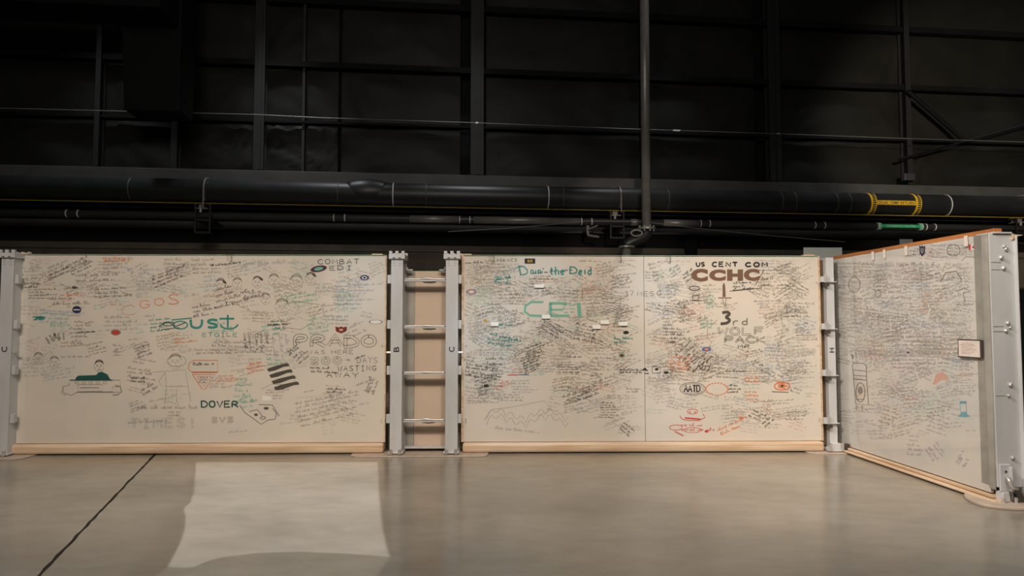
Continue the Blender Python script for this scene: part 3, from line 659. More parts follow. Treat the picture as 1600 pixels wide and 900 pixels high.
# orange heart, green scribbles
q = random.Random(5)
for col, bl in (('orange', [(386, 571, 26, 3, -14, 4, .9), (340, 587, 38, 3, 0, 3, .7), (160, 403, 48, 2, 0, 3.5, .9), (96, 461, 48, 1, -1, 4, .9), (176, 476, 30, 1, -4, 4, .8), (275, 530, 36, 2, -8, 4, .8)]),
                ('green', [(418, 561, 30, 2, 4, 5, 1.0), (366, 592, 30, 5, 0, 6, .9), (375, 622, 26, 3, -10, 5, .8), (480, 500, 40, 4, -10, 5, .8), (408, 510, 30, 3, -10, 5, .9), (440, 463, 60, 3, -9, 4, .8), (80, 507, 50, 1, 0, 5, .8), (330, 505, 36, 3, 0, 4, .9)]),
                ('teal', [(52, 495, 22, 2, 0, 3, 1.1), (235, 500, 40, 4, -6, 4, 1), (425, 502, 26, 3, -4, 4, 1.0)]),
                ('lblue', [(525, 440, 60, 7, -3, 5, .8), (318, 432, 24, 4, -6, 5, .9), (515, 493, 30, 2, 4, 4, .9), (65, 484, 72, 2, 3, 3, .7)]),
                ('dark', [(334, 454, 50, 4, -16, 6, .9), (378, 457, 34, 2, -12, 6, .9), (236, 432, 60, 4, -20, 4, .9), (30, 443, 40, 2, 0, 4, .9), (72, 432, 38, 2, -24, 4, .8), (107, 415, 40, 4, -26, 3.6, .7), (300, 480, 40, 3, -12, 5, 1), (330, 415, 70, 1, -8, 3, .9),
                          (510, 607, 40, 2, 2, 3.4, .9), (485, 574, 46, 2, 2, 4, 1.0), (420, 507, 34, 1, 0, 4, 1.2), (418, 520, 36, 5, 85, 6, .9), (450, 550, 26, 5, -40, 4, .8), (84, 520, 18, 3, 60, 5, .9), (100, 520, 14, 3, 85, 5, .9), (205, 590, 30, 2, 2, 3.5, .9), (220, 610, 26, 2, -30, 5, .8), (212, 545, 26, 3, -20, 5, .8), (555, 560, 20, 1, -20, 4, 1), (570, 611, 26, 3, -70, 5, .8), (122, 519, 50, 1, 0, 2.2, 1.0)]),
                ('purple', [(446, 522, 36, 3, 82, 6, .9), (384, 411, 80, 1, 0, 7, .8)]),
                ('grey', [(120, 430, 66, 2, -4, 6, .9), (150, 452, 60, 3, -2, 4, .9), (460, 630, 100, 6, -13, 5, .7), (330, 534, 110, 4, 0, 4, .7), (80, 467, 60, 2, -1, 5, .9)])):
    I = Ink(A, -.001)
    for b in bl: I.block(*b, q)
    put(LP, 'scribbles', I, col, 'bolder '+{'dark': 'dark', 'lblue': 'pale blue'}.get(col, col)+' marker notes', kind='stuff')
# sketched dog-like head near DOVER, long lines
I = Ink(A, -.001).poly([(374, 633), (384, 646), (396, 654), (408, 663), (420, 656), (430, 655), (432, 646), (426, 638)], 1).poly([(390, 643), (402, 640), (410, 650)], 1).ell(400, 648, 3, 2, 0).ell(416, 638, 4, 2.2, 0).poly([(404, 632), (426, 633), (436, 650)], 1).ell(411, 653, 4, 2, 1); put(LP, 'drawing', I, 'dark', 'dark sketched muzzle beside DOVER')
I = Ink(A, -.001).poly([(434, 494), (440, 505), (452, 500), (454, 506), (438, 500), (446, 512), (470, 515), (486, 506), (494, 490), (505, 478), (545, 475)], .7).poly([(500, 476), (455, 470), (468, 478), (460, 492), (470, 488)], .7).poly([(360, 580), (450, 565), (462, 600)], .5).poly([(408, 608), (425, 600), (440, 601)], .6); put(LP, 'drawing', I, 'grey', 'long looping pencil lines')
sticker(LP, 120, 484, 7, 6, [('navy', 1), ('white', (.7, .12))], 'round navy sticker')
sticker(LP, 181, 519.5, 8, 4.5, [('grey', 1), ('red', .75)], 'oval red sticker with grey rim')
sticker(LP, 498, 420, 13, 5, [('maroon', 1), ('navy', .8), ('green', .55)], 'oval emblem ringed in red and blue', rot=-10)
sticker(LP, 569.5, 434, 7, 4.2, [('navy', 1), ('white', .6), ('navy', .35)], 'round navy ring sticker')
sticker(LP, 587, 503, 10.5, 3.2, [('navy', 1), ('white', .86)], 'white oval sticker with a navy rim')
sticker(LP, 533, 515.5, 9, 5.5, [('maroon', 1), ('pink', .35)], 'dark red shield sticker', shape='shield')
sticker(LP, 63, 496.5, 8, 2.6, [('teal', 1)], 'small green oval sticker')
sticker(LP, 116, 449.5, 4, 2, [('dark', 1)], 'small dark oval sticker')
sticker(LP, 417, 622, 7, 3.5, [('white', 1)], 'small white card', shape='rect')

# ---- right panel writing
Z = [(728, 404, 1004, 480, 130, 2.4, 3.7, 28), (1010, 404, 1278, 480, 100, 2.4, 3.8, 28), (728, 470, 1004, 590, 190, 2.3, 3.8, 30), (1010, 470, 1278, 600, 190, 2.3, 3.8, 26),
     (728, 580, 800, 632, 18, 2.4, 3.6, 14), (860, 580, 1004, 650, 36, 2.4, 3.6, 22), (1010, 585, 1278, 660, 60, 2.4, 3.8, 16), (930, 640, 1004, 682, 7, 2.4, 3.6, 20), (1120, 640, 1278, 684, 12, 2.4, 3.6, 18)]
scribble_field(RP, 21, Z, [('dark', 2), ('grey', 8), ('faint', 11), ('ghost', 5), ('lgreen', 1.6), ('pink', 1.2), ('lblue', 2.4), ('lbrown', 2.2), ('purple', 1)],
               avoid=((810, 413, 928, 434), (815, 466, 915, 498), (1076, 404, 1192, 442), (1120, 440, 1190, 478), (1110, 483, 1205, 546), (1060, 596, 1142, 620), (1050, 636, 1112, 684), (1206, 594, 1238, 614), (970, 452, 1036, 464)))
HD(RP, 'black', 'US CENT COM in bold black capitals', ('US', 1088, 410, 1101, 416, dict(w=2)), ('CENT', 1113, 410, 1152, 416.5, dict(w=2.4, step=1.5)), ('COM', 1165, 410, 1199, 416.5, dict(w=2.4, step=1.5)))
T(RP, 'brown', 'CCHC in very heavy brown capitals', ('C', 1080, 420, 1106, 440), ('C', 1108, 421, 1134, 439), ('H', 1136, 421, 1161, 439), ('C', 1162, 420, 1187, 439), bold=.075)
HD(RP, 'teal', "Doin' the Deid in teal brush letters", ('D', 814, 417, 826, 430, dict(w=2, lean=-3)), ("oin'", 829, 418, 851, 428, dict(w=2, step=1.25)), ('the', 859, 417, 882, 429, dict(w=2.2)), ('D', 891, 418, 902, 428, dict(w=2.2)), ('eid', 904, 417, 924, 429, dict(w=2.2, step=1.25)))
HD(RP, 'dark', '106 ACS in thin capitals', ('106', 776, 404, 789, 408.5, dict(w=.7)), ('ACS', 792, 404, 808, 408.5, dict(w=.7)))
HD(RP, 'dark', 'bold dark figure three', ('3', 1125, 487, 1142, 506, dict(w=4.2, jit=0, lean=2)))
HD(RP, 'grey', 'rd beside the figure three', ('rd', 1145, 497, 1168, 508, dict(w=2)))
HD(RP, 'dark', 'WOLF PACK in outlined capitals', ('WOLF', 1122, 512, 1194, 523, dict(w=.8, outline=2.6, step=1.35)), ('PACK', 1133, 526, 1196, 535, dict(w=.9, outline=2.2, step=1.3)))
HD(RP, 'dark', 'MP in capitals', ('MP', 1153, 539, 1171, 544, dict(w=1.2)))
HD(RP, 'black', 'AATD in bold black capitals', ('AATD', 1069, 602, 1094, 612.5, dict(w=2, step=1.2)))
HD(RP, 'grey', 'thin capitals', ('37', 976, 455, 990, 462), ('MES', 996, 455, 1022, 462), ('G', 1026, 455, 1034, 462))
HD(RP, 'faint', 'pale outlined capitals', ('NEVER', 1221, 546, 1272, 555, dict(w=.7, outline=2.4, lean=3)))
I = Ink(A, -.001)
I.poly([(849, 472), (830, 472), (821, 478), (820, 487), (828, 493), (850, 494)], 3.6)
I.poly([(858, 474), (886, 474)], 4).poly([(860, 474), (860, 493)], 5).poly([(860, 484), (880, 484)], 3).poly([(858, 493.5), (890, 493.5)], 4)
I.poly([(904, 473), (906, 496)], 6)
put(RP, 'lettering', I, 'green', 'big thick green letters CEI')
I = Ink(A, -.001).ell(1082, 607.5, 20, 10, 1.2).ell(1082, 607.5, 17, 8, .8)
put(RP, 'drawing', I, 'grey', 'double ellipse around AATD')
# sword
I = Ink(A, -.001).fill([(1131, 441), (1133, 446), (1134, 464), (1129, 464), (1129, 446)]).poly([(1122, 465.5), (1143, 465.5)], 1.6); put(RP, 'drawing', I, 'brown', 'upright dagger blade')
I = Ink(A, -.001).poly([(1129, 467), (1131, 475), (1133, 475), (1135, 467)], .8).ell(1133, 477, 1.8, 1.2, .8, n=8).ell(1085, 450.5, 8, 3.4, 1.4).poly([(1074, 451), (1096, 451)], .4).poly([(1194, 421), (1181, 444)], 1.2).poly([(1140, 455), (1190, 450)], 1).poly([(1082, 462), (1092, 462), (1092, 469), (1082, 469), (1082, 462)], 1.4).poly([(1078, 470), (1096, 470)], .8); put(RP, 'drawing', I, 'dark', 'dark halo, slash and lantern')
# state-like outlines
I = Ink(A, -.001).poly([(1106, 508), (1105, 528), (1112, 534), (1108, 542), (1098, 560)], .8).poly([(1222, 494), (1220, 500), (1226, 510), (1221, 516), (1226, 524), (1214, 534), (1218, 545), (1212, 560), (1218, 570)], .7).poly([(940, 466), (970, 466), (966, 490), (958, 512)], .9).poly([(910, 451), (916, 451)], .8).poly([(910, 451), (910, 468), (916, 468)], .8)
for k in range(6): I.poly([(940, 470+k*4), (964, 476+k*4)], .5)
I.poly([(1120, 500), (1112, 508), (1108, 512)], .8).poly([(1094, 488), (1094, 506), (1120, 506)], .8)
put(RP, 'drawing', I, 'grey', 'thin outlined map shapes')
# orange bits
I = Ink(A, -.001)
for k in range(22):
    a = k*2*math.pi/22; I.ell(1120+17*math.cos(a), 608+9.5*math.sin(a), 1.8, 1.1, 0, n=6)
put(RP, 'drawing', I, 'orange', 'orange dotted ring beside AATD')
I = Ink(A, -.001).ell(1222, 603.5, 12, 6, 2.2).ell(1222, 603, 6, 4.5, 0).poly([(1212, 596), (1234, 599)], 1.6); put(RP, 'drawing', I, 'orange', 'solid orange round badge drawing')
I = Ink(A, -.0016).ell(1222, 603, 2.6, 2, 0).poly([(1206, 612), (1232, 613)], 1.2); put(RP, 'drawing', I, 'dark')
I = Ink(A, -.001).ell(1082, 643, 8, 4, 1).ell(1078, 644, 1.5, 1, 0, n=8).ell(1086, 644, 1.5, 1, 0, n=8).poly([(1062, 650), (1066, 655), (1076, 657), (1092, 657), (1102, 652), (1098, 647)], 1.2).poly([(1070, 653), (1094, 655)], 2.4)
q = random.Random(15)
I.block(1062, 664, 60, 2, -1, 5, .9, q).ell(1056, 668, 10, 4, 1).ell(1082, 672, 14, 4, .8).poly([(1054, 674), (1068, 681)], 1.6).ell(1104, 674, 3, 2, 0)
put(RP, 'drawing', I, 'red', 'red sketched hat and rosettes')
I = Ink(A, -.001).block(1122, 672, 52, 2, -26, 5, 1, q).ell(1158, 653, 4, 2.4, 0).block(778, 598, 20, 2, -14, 4, .9, q).block(770, 606, 16, 1, -12, 4, .9, q).block(1165, 590, 26, 2, 0, 4, .9, q).block(1164, 612, 26, 3, 0, 4, .9, q).block(1046, 556, 40, 4, 6, 4, .8, q); put(RP, 'scribbles', I, 'orange', 'orange red marker notes', kind='stuff')
I = Ink(A, -.001).block(1063, 486, 30, 2, -14, 4, .9, q).block(905, 444, 40, 4, -12, 4, .8, q); put(RP, 'scribbles', I, 'pink', 'pink marker notes', kind='stuff')
I = Ink(A, -.001).block(958, 529, 28, 2, 0, 4, 1.2, q).block(772, 432, 32, 2, 3, 5, 1.3, q).block(773, 437, 28, 1, -10, 4, 1.2, q).block(778, 507, 40, 1, 0, 3.5, 1.2, q).block(764, 521, 52, 1, 12, 4.5, 1.1, q).block(762, 529, 60, 2, 7, 4, 1, q); put(RP, 'scribbles', I, 'teal', 'teal marker notes', kind='stuff')
I = Ink(A, -.001).block(1102, 463, 20, 4, 0, 4, .8, q).block(1096, 500, 30, 3, 0, 4, .8, q).block(880, 476, 22, 3, 0, 4, 1, q); put(RP, 'scribbles', I, 'green', 'green marker notes', kind='stuff')
I = Ink(A, -.001)
for b in ((1144, 442, 34, 3, -4, 4, 1), (1188, 436, 26, 2, -6, 6, 1), (1145, 453, 44, 1, -4, 5, 1.1), (830, 427, 70, 1, -4, 3, .8), (728, 411, 46, 1, -6, 4, .8), (1064, 430, 26, 3, -30, 4, .9), (1060, 474, 22, 2, -14, 5, .9),
          (728, 568, 60, 4, 8, 4, .9), (760, 560, 28, 2, 0, 6, .9), (812, 560, 40, 7, -22, 3, .8), (820, 545, 40, 5, -20, 3, .8), (1048, 520, 26, 3, 10, 5, .9), (1056, 556, 44, 7, -42, 4, .9), (1090, 575, 22, 4, -70, 4, .9), (908, 607, 22, 3, -20, 5, .9), (900, 505, 50, 5, 12, 4, .8),
          (966, 577, 60, 2, 0, 3, .9), (1135, 579, 40, 1, 3, 3.4, .9), (740, 590, 30, 6, -14, 4, .7), (1175, 640, 30, 3, 26, 3.4, .8), (1190, 662, 24, 2, -40, 4, .9), (938, 629, 30, 7, 0, 2.6, .6), (1138, 602, 22, 3, 0, 3.6, .9), (976, 660, 26, 3, 40, 4, .8), (1225, 480, 22, 3, -6, 5, .8), (880, 620, 60, 3, -18, 4, .7)):
    I.block(*b, q)
put(RP, 'scribbles', I, 'dark', 'bolder dark marker notes', kind='stuff')
I = Ink(A, -.001)
for b in ((728, 622, 50, 3, 0, 2.6, .7), (778, 616, 50, 3, 0, 3, .7), (775, 668, 80, 1, 4, 5, .8), (800, 595, 40, 5, 0, 3, .6)): I.block(*b, q)
zig = []
for k in range(30):
    zig.append((760+k*4.4, 655-12*abs(math.sin(k*.9))-6*math.sin(k*.37)))
I.poly(zig, .8).poly([(a, b+9) for a, b in zig], .8).poly([(756, 657), (768, 640), (800, 636), (850, 626), (862, 640), (840, 650)], .7)
put(RP, 'drawing', I, 'faint', 'pale zigzag tag at the lower left')
I = Ink(A, -.001).poly([(1019, 573), (1032, 573), (1032, 583), (1019, 583), (1019, 573)], 1).ell(1026, 577, 3, 2, 0).ell(1041, 582, 4, 2, 0).fill([(1003, 578), (1008, 574), (1012, 579)]).block(1008, 583, 10, 1, 0, 4, 1.2, q); put(RP, 'drawing', I, 'black', 'small boxed black emblems across the seam')
sticker(RP, 736.5, 456, 8, 4.2, [('blue', 1), ('pink', .8), ('white', .4)], 'oval red and blue sticker')
sticker(RP, 828, 408, 8.3, 4, [('black', 1), ('gold', .45), ('black', .2)], 'black rectangular sticker with gold emblem', shape='rect')
sticker(RP, 758, 501, 3, 2.2, [('gold', 1)], 'tiny gold round sticker')
sticker(RP, 978, 519.5, 4.6, 2.8, [('black', 1)], 'black oval sticker')
sticker(RP, 971.5, 555.5, 5.4, 3.8, [('green', 1), ('maroon', .6)], 'round green and dark red sticker')
sticker(RP, 1104, 545.7, 7.2, 3.6, [('blue', 1), ('orange', .5)], 'blue oval sticker with an orange band')
sticker(RP, 759.5, 603, 3.6, 2, [('black', 1)], 'small black rectangular sticker', shape='rect')
sticker(RP, 801, 586, 8, .7, [('red', 1)], 'red half of a thin strip', shape='rect'); sticker(RP, 818, 585.7, 8.5, .7, [('blue', 1)], 'blue half of a thin strip', shape='rect')
for cx, cy, ww, hh, rt in ((842, 447, 15, 5.5, 0), (853, 495, 13, 6, 2), (773, 506.5, 12, 6, 3), (944.5, 503.5, 13.5, 6, 2), (931.5, 511, 13, 6, -2), (973, 506, 14, 6, 0)):
    x0, z0 = A.pix(cx-ww/2, cy+hh/2); x1, z1 = A.pix(cx+ww/2, cy-hh/2)
    RP.add('white_tab', MB().box(x0, x1, -.026, -.0145, z0, z1), 'white', 'small white raised tab', bevel=.002)

# ------------------------------------------------------------------ posts
def post(pxl, pxr, y0, y1, letter, label, sides, ztop_px=405, lpx=None):
    xl, xr = ax(pxl, 550, y0), ax(pxr, 550, y0); xc = (xl+xr)/2; zt = az(pxl, ztop_px, y0)
    t = Thing('panel_post', A, (xc, (y0+y1)/2, .02), label, 'post')
    # channel shaft: face plate, two side plates
    m = MB().box(xl, xr, y0, y0+.012, .045, zt).box(xl+.004, xl+.016, y0+.012, y1, .045, zt).box(xr-.016, xr-.004, y0+.012, y1, .045, zt)
    t.add('shaft', m, 'steel', bevel=.003)
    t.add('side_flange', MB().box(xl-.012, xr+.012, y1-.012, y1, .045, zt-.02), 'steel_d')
    for s in sides:
        t.add('brown_strip', MB().box(*((xl-.050, xl-.013) if s < 0 else (xr+.013, xr+.040)), y1-.06, y1, .045, zt-.06), 'brown', 'brown timber strip beside the post, painted dark for the shaded gap')
    t.add('foot', MB().box(xl-.02, xr+.02, y0-.02, y1, .025, .048), 'steel', bevel=.004)
    for s in (xl+.02, xr-.02): t.add('foot_bolt', MB().tube([(s, y0-.035, .02), (s, y0-.035, .085)], .018, 8), 'bolt')
    # castellated crown
    cw = .028; cz = zt-.005
    c = MB().box(xl-cw, xr+cw, y0-.03, y1+.01, cz, cz+.06)
    n = 3; wdt = (xr-xl+2*cw); mw = wdt*.2
    for k in range(n):
        a = xl-cw+.004+(wdt-mw-.008)*k/(n-1)
        c.box(a, a+mw, y0-.03, y0+.005, cz+.06, cz+.10); c.box(a, a+mw, y1-.025, y1+.01, cz+.06, cz+.10)
    t.add('crown', c, 'steel', 'castellated cap of the post', bevel=.003)
    for k in (-.25, .25): t.add('crown_slot', MB().box(xc+k*(xr-xl)-.016, xc+k*(xr-xl)+.016, y0-.0315, y0-.029, cz+.004, cz+.016), 'slot')
    for r in range(3):
        for k in (-.26, .26):
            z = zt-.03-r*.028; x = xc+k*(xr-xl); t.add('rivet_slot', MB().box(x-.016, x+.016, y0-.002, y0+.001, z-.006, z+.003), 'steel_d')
    # side brackets reaching the panels
    for zp in (436, 507, 579, 655):
        z = az(xc and pxl, zp, y0)
        for s in sides:
            x0, x1 = (xl-.052, xl+.002) if s < 0 else (xr-.002, xr+.042)
            b = t.add('clamp_bracket', MB().box(x0, x1, y0+.03, y0+.10, z-.055, z+.055), 'steel', bevel=.004)
            xx = xl-.03 if s < 0 else xr+.03
            t.add('bracket_bolt', MB().tube([(xx, y0+.035, z+.03), (xx, y0+.06, z+.03)], .009, 8), 'bolt', parent=b)
    for s in sides:
        z = az(pxl, 551, y0); x0, x1 = (xl-.055, xl) if s < 0 else (xr, xr+.06)
        t.add('latch_pin', MB().tube([(x0, y0+.05, z), (x1, y0+.05, z)], .014, 8), 'bolt')
    if letter:
        v, f = text_mesh(letter, 0, .02); m = MB(); zc = az(pxl, lpx or 546, y0); hh, ww = .055, .055
        m.v = [(xc-(b-.5)*hh*1.3, y0-.0015, zc+(a-.5)*ww*1.2) for a, b in v]; m.f = list(f)
        t.add('stencil_letter', m, 'black_ink', 'black stencilled %s turned sideways' % letter)
    return t, xl, xr
PY0, PY1 = -.16, .12
pA = post(-3, 16.5, PY0, PY1, 'C', 'grey steel castellated post at the left edge of the frame', (1,), 402)
pB = post(610, 628.5, PY0, PY1, 'B', 'grey steel castellated post marked B beside the left signed panel', (-1,), 404)
pC = post(696, 715.5, PY0, PY1, 'C', 'grey steel castellated post marked C beside the wide signed panel', (1,), 404)
# corner post between the wide panel and the side panel
xl, xr = ax(1292, 550, -.02), ax(1304, 550, -.02); zt = az(1298, 403)
t = Thing('corner_post', A, ((xl+xr)/2, .05, .02), 'narrow grey corner post marked H between the wide panel and the side panel', 'post')
t.add('shaft', MB().box(xl, xr, -.05, .12, .04, zt), 'steel', bevel=.004)
t.add('recess', MB().box(ax(1281.5)+.02, xl-.002, .03, .12, .08, zt-.03), 'brown', 'brown strip beside the post, painted dark for the shaded gap')
v, f = text_mesh('H', 0, .02); m = MB(); zc = az(1298, 547)
m.v = [((xl+xr)/2-(b-.5)*.06, -.052, zc+(a-.5)*.06) for a, b in v]; m.f = list(f); t.add('stencil_letter', m, 'black_ink', 'black stencilled H turned sideways')
for zp in (436, 509, 581, 655):
    z = az(1290, zp); x0 = ax(1276); x1 = xr+.01
    b = t.add('hinge_bracket', MB().box(x0+.05, xl+.02, -.08, -.03, z-.035, z+.03).box(x0+.03, x1, -.10, -.04, z-.046, z-.036), 'steel', bevel=.003)
    t.add('hinge_pin', MB().tube([(xl-.035, -.10, z-.05), (xl-.035, -.10, z+.06)], .016, 8), 'bolt', parent=b)
    t.add('hinge_wedge', MB().box(xl-.05, xl+.01, -.11, -.05, z-.10, z-.06), 'slot', parent=b)
t.add('foot', MB().box(xl-.05, xr+.06, -.12, .1, .02, .05).box(xl, xr+.02, -.10, .0, .05, .12), 'steel', bevel=.005)
t.add('foot_bolt', MB().tube([(xr+.03, -.12, .03), (xr+.03, -.12, .13)], .02, 8), 'bolt'); t.add('foot_bolt', MB().tube([(xl-.03, -.12, .03), (xl-.03, -.12, .1)], .02, 8), 'bolt')
t.add('corner_clasp', MB().box(xr+.04, xr+.15, -.16, -.08, .05, .12), 'slot', 'dark clasp at the foot', bevel=.01)

# rungs between the posts B and C
xb, xc_ = pB[2], pC[1]
for i, (zp, b, nm) in enumerate(((438, .012, 'topmost'), (511, .004, 'second highest'), (583, .002, 'third highest'), (657, .010, 'lowest'))):
    z = az(660, zp, -.05); t = Thing('cross_bar', A, (xb, -.05, z), nm+' grey cross bar tying the two posts together like a ladder rung', 'bar', 'cross bars between the two middle posts')
    m = MB().box(xb+.001, xc_-.001, -.09, .01, z-.016, z+.006)
    t.add('rail', m, 'steel', bevel=.003)
    pts = [(xb+(xc_-xb)*k/20, -.085, z+.012+b*math.exp(-((k-11)/2.2)**2)) for k in range(21)]
    t.add('tension_rod', MB().tube(pts, [.013+.006*math.exp(-((k-11)/1.8)**2) for k in range(21)], 8), 'bolt', smooth=True)
    if i in (0, 1, 3): t.add('turnbuckle', MB().tube([(xb+(xc_-xb)*k, -.04, z-.016-.010*math.sin(math.pi*(k-.45)/.3)) for k in (.45, .5, .55, .6, .65, .7, .75)], .016, 6), 'steel_d')
# small brackets on inner sides of the posts
# backdrop panel in the gap
t = Thing('backing_panel', A, ((xb+xc_)/2, .2, 0), 'plain beige panel seen between posts B and C', 'panel')
zt = az(660, 424, .12)
t.add('board', MB().box(ax(648, 500, .13), xc_+.06, .135, .16, .03, zt), 'backdrop')
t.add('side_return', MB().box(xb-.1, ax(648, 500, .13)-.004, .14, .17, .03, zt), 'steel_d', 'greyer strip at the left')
t.add('top_trim', MB().box(xb-.1, xc_+.06, .135, .17, zt, zt+.006), 'edge')
t.add('bottom_rail', MB().box(xb+.005, xc_-.005, .02, .128, .055, .075), 'steel')
t.add('corner_lug', MB().box(xb+.02, xb+.10, .02, .08, zt+.006, zt+.02).box(xb+.02, xb+.035, .02, .08, zt+.006, zt+.05), 'steel')
t.add('corner_lug', MB().box(xc_-.10, xc_-.02, .02, .08, zt+.006, zt+.02).box(xc_-.035, xc_-.02, .02, .08, zt+.006, zt+.05), 'steel')

# floor plates under the posts
def plate(x0, x1, y0, y1, fr, label, h=.02, r=.12):
    pts = []
    for cx, cy, a0 in ((x1-r, y1-r, 0), (x0+r, y1-r, 90), (x0+r, y0+r, 180), (x1-r, y0+r, 270)):
        for k in range(7): a = R(a0+k*15); pts.append((cx+r*math.cos(a), cy+r*math.sin(a)))
    o = single('base_plate', fr, ((x0+x1)/2, (y0+y1)/2, 0), MB().prism(pts, .0, h), 'plate', label, 'base plate', bevel=.004); return o
plate(ax(-60), ax(60, 708), -.33, .1, A, 'pinkish steel base plate at the far left under the edge post', .012)
plate(ax(552, 708), ax(763, 708), -.26, .3, A, 'long rounded base plate under posts B and C', .012)
plate(ax(1256, 704), ax(1318, 704)+.05, -.20, .2, A, 'rounded base plate at the foot of the corner post', .012, .15)

# ------------------------------------------------------------------ side panel
def sx(px, py=560, y=0): return S.pix(px, py, y)[0]
def sz(px, py, y=0): return S.pix(px, py, y)[1]
X0, X1 = sx(1305), sx(1541)
ZSB, ZST = sz(1420, 728), sz(1420, 386)
print('SIDE', X0, X1, ZSB, ZST, 'BACK', ZB, ZT)
SP = Thing('side_panel', S, ((X0+X1)/2, 0, 0), 'angled signed panel running toward the viewer with an orange wooden top rail', 'panel')
SP.add('board', MB().box(X0, X1, 0, .03, ZSB, ZST), 'side')
sh = SP.add('acrylic_sheet', MB().box(X0, X1, -.014, -.008, ZSB+.004, ZST+.004), 'acrylic')
SP.add('backing_frame', MB().box(X0+.02, X1, .032, .10, ZSB, ZST), 'brown')
SP.add('top_rail', MB().box(X0-.05, X1+.10, .035, .12, ZST+.004, ZST+.05), 'rail', 'orange brown wooden top rail', bevel=.006)
SP.add('sill_beam', MB().box(X0-.02, X1+.12, -.07, .14, .014, ZSB-.045), 'wood', 'rounded light wood sill beam', bevel=.02)
SP.add('sill_lip', MB().box(X0-.02, X1+.05, -.03, .05, ZSB-.04, ZSB-.012), 'wood', bevel=.006)
for p in (1364, 1382, 1416, 1510):
    x = sx(p, 390); SP.add('acrylic_clip', MB().box(x, x+.04, -.022, -.016, ZST-.09, ZST+.015), 'paper', 'pale hook over the top edge')
Zs = [(1308, 408, 1528, 560, 210, 2.6, 4.4, 22), (1308, 540, 1530, 645, 110, 2.6, 4.2, 20), (1330, 630, 1530, 690, 30, 2.6, 4.2, 16), (1420, 380, 1526, 412, 14, 2.6, 4.2, 10), (1310, 630, 1340, 680, 6, 2.4, 3, 10)]
scribble_field(SP, 31, Zs, [('grey', 2.5), ('faint', 10), ('ghost', 10), ('lgreen', .5), ('pink', .8), ('lblue', 2.4), ('lbrown', 1.2), ('purple', 4)], avoid=((1328, 560, 1360, 636), (1454, 578, 1486, 602), (1492, 622, 1520, 655)))
q = random.Random(77); I = Ink(S, -.001)
for b in ((1362, 414, 140, 1, 0, 6, .9), (1320, 415, 18, 6, 60, 6, .9), (1312, 440, 40, 4, 0, 6, .8), (1372, 446, 60, 4, 4, 6, .8), (1470, 440, 40, 4, -20, 7, .8), (1395, 506, 80, 6, 0, 4.5, .8), (1470, 505, 50, 3, 0, 8, .9), (1420, 680, 24, 5, 5, 5, .8), (1465, 690, 30, 4, 55, 5, .8), (1492, 722, 22, 3, -60, 5, .9), (1340, 490, 30, 3, 6, 5, .8), (1366, 545, 20, 5, 80, 5, .9), (1395, 550, 90, 5, 1, 4, .7)):
    I.block(*b, q)
put(SP, 'scribbles', I, 'purple', 'bolder purple grey notes', kind='stuff')
I = Ink(S, -.001).block(1445, 455, 16, 5, 20, 5, .9, q).block(1340, 603, 22, 3, 0, 5, .8, q).block(1470, 545, 26, 3, 0, 5, .8, q).poly([(1489, 587), (1520, 587.5)], 1.4).block(1410, 622, 26, 1, 0, 4, .8, q); put(SP, 'scribbles', I, 'pink', 'pink marker notes', kind='stuff')
I = Ink(S, -.0014).fill([(1457, 600), (1463, 584), (1473, 581), (1480, 586), (1483, 594), (1472, 594), (1466, 597), (1462, 601)]); put(SP, 'drawing', I, 'pink', 'salmon pink cap drawing')
I = Ink(S, -.0014).fill([(1496, 651), (1502, 646), (1500, 644), (1511, 643), (1511, 647), (1517, 651), (1508, 652)]).poly([(1501, 643), (1500, 627), (1510, 627), (1510, 643)], 1).fill([(1500, 627), (1510, 627), (1510, 631), (1500, 631)]); put(SP, 'drawing', I, 'sky', 'blue lighthouse-shaped drawing')
I = Ink(S, -.0012).poly([(1332, 570), (1336, 567), (1350, 568), (1354, 572), (1354, 588), (1357, 632), (1337, 631), (1334, 590), (1332, 570)], 1.4).poly([(1332, 578), (1354, 580)], 1.2).poly([(1333, 586), (1354, 588)], 1.2).poly([(1333, 592), (1354, 594)], 1.6).ell(1344.5, 613, 7, 15, 1.6).ell(1344.5, 610, 4, 6, 0).poly([(1338, 624), (1351, 624)], 1.4); put(SP, 'drawing', I, 'grey', 'tall grey missile-like badge drawing')
I = Ink(S, -.001).poly([(1338, 633), (1338, 640)], 1.4).poly([(1347, 633), (1347, 640)], 1.4).fill([(1329, 552), (1335, 556), (1332, 563)]).ell(1372, 459, 4.5, 6, 1.2).poly([(1470, 440), (1478, 426), (1494, 424), (1503, 438)], 1.6).poly([(1495, 455), (1508, 450), (1516, 455), (1505, 458), (1508, 472)], 1.4).ell(1490, 391, 10, 9, 1).poly([(1502, 408), (1510, 401), (1524, 402)], .9).ell(1335, 445, 9, 12, 1.2); put(SP, 'drawing', I, 'grey', 'grey emblem sketches')
sticker(SP, 1441, 392, 4.6, 9, [('navy', 1), ('grey', .6)], 'dark badge with a domed top', shape='shield')
sticker(SP, 1521, 386, 7, 4.4, [('white', 1)], 'small red and white flag sticker', shape='rect')
I = Ink(S, -.0022).fill([(1514, 381.8), (1517, 381.6), (1517, 390.8), (1514, 391)]).fill([(1525, 381), (1528, 380.8), (1528, 390), (1525, 390.2)]).ell(1521, 386, 1.7, 2.2, 0, n=8); put(SP, 'sticker_print', I, 'red')
sticker(SP, 1419, 551, 2.6, 1.7, [('dark', 1)], 'tiny dark sticker')
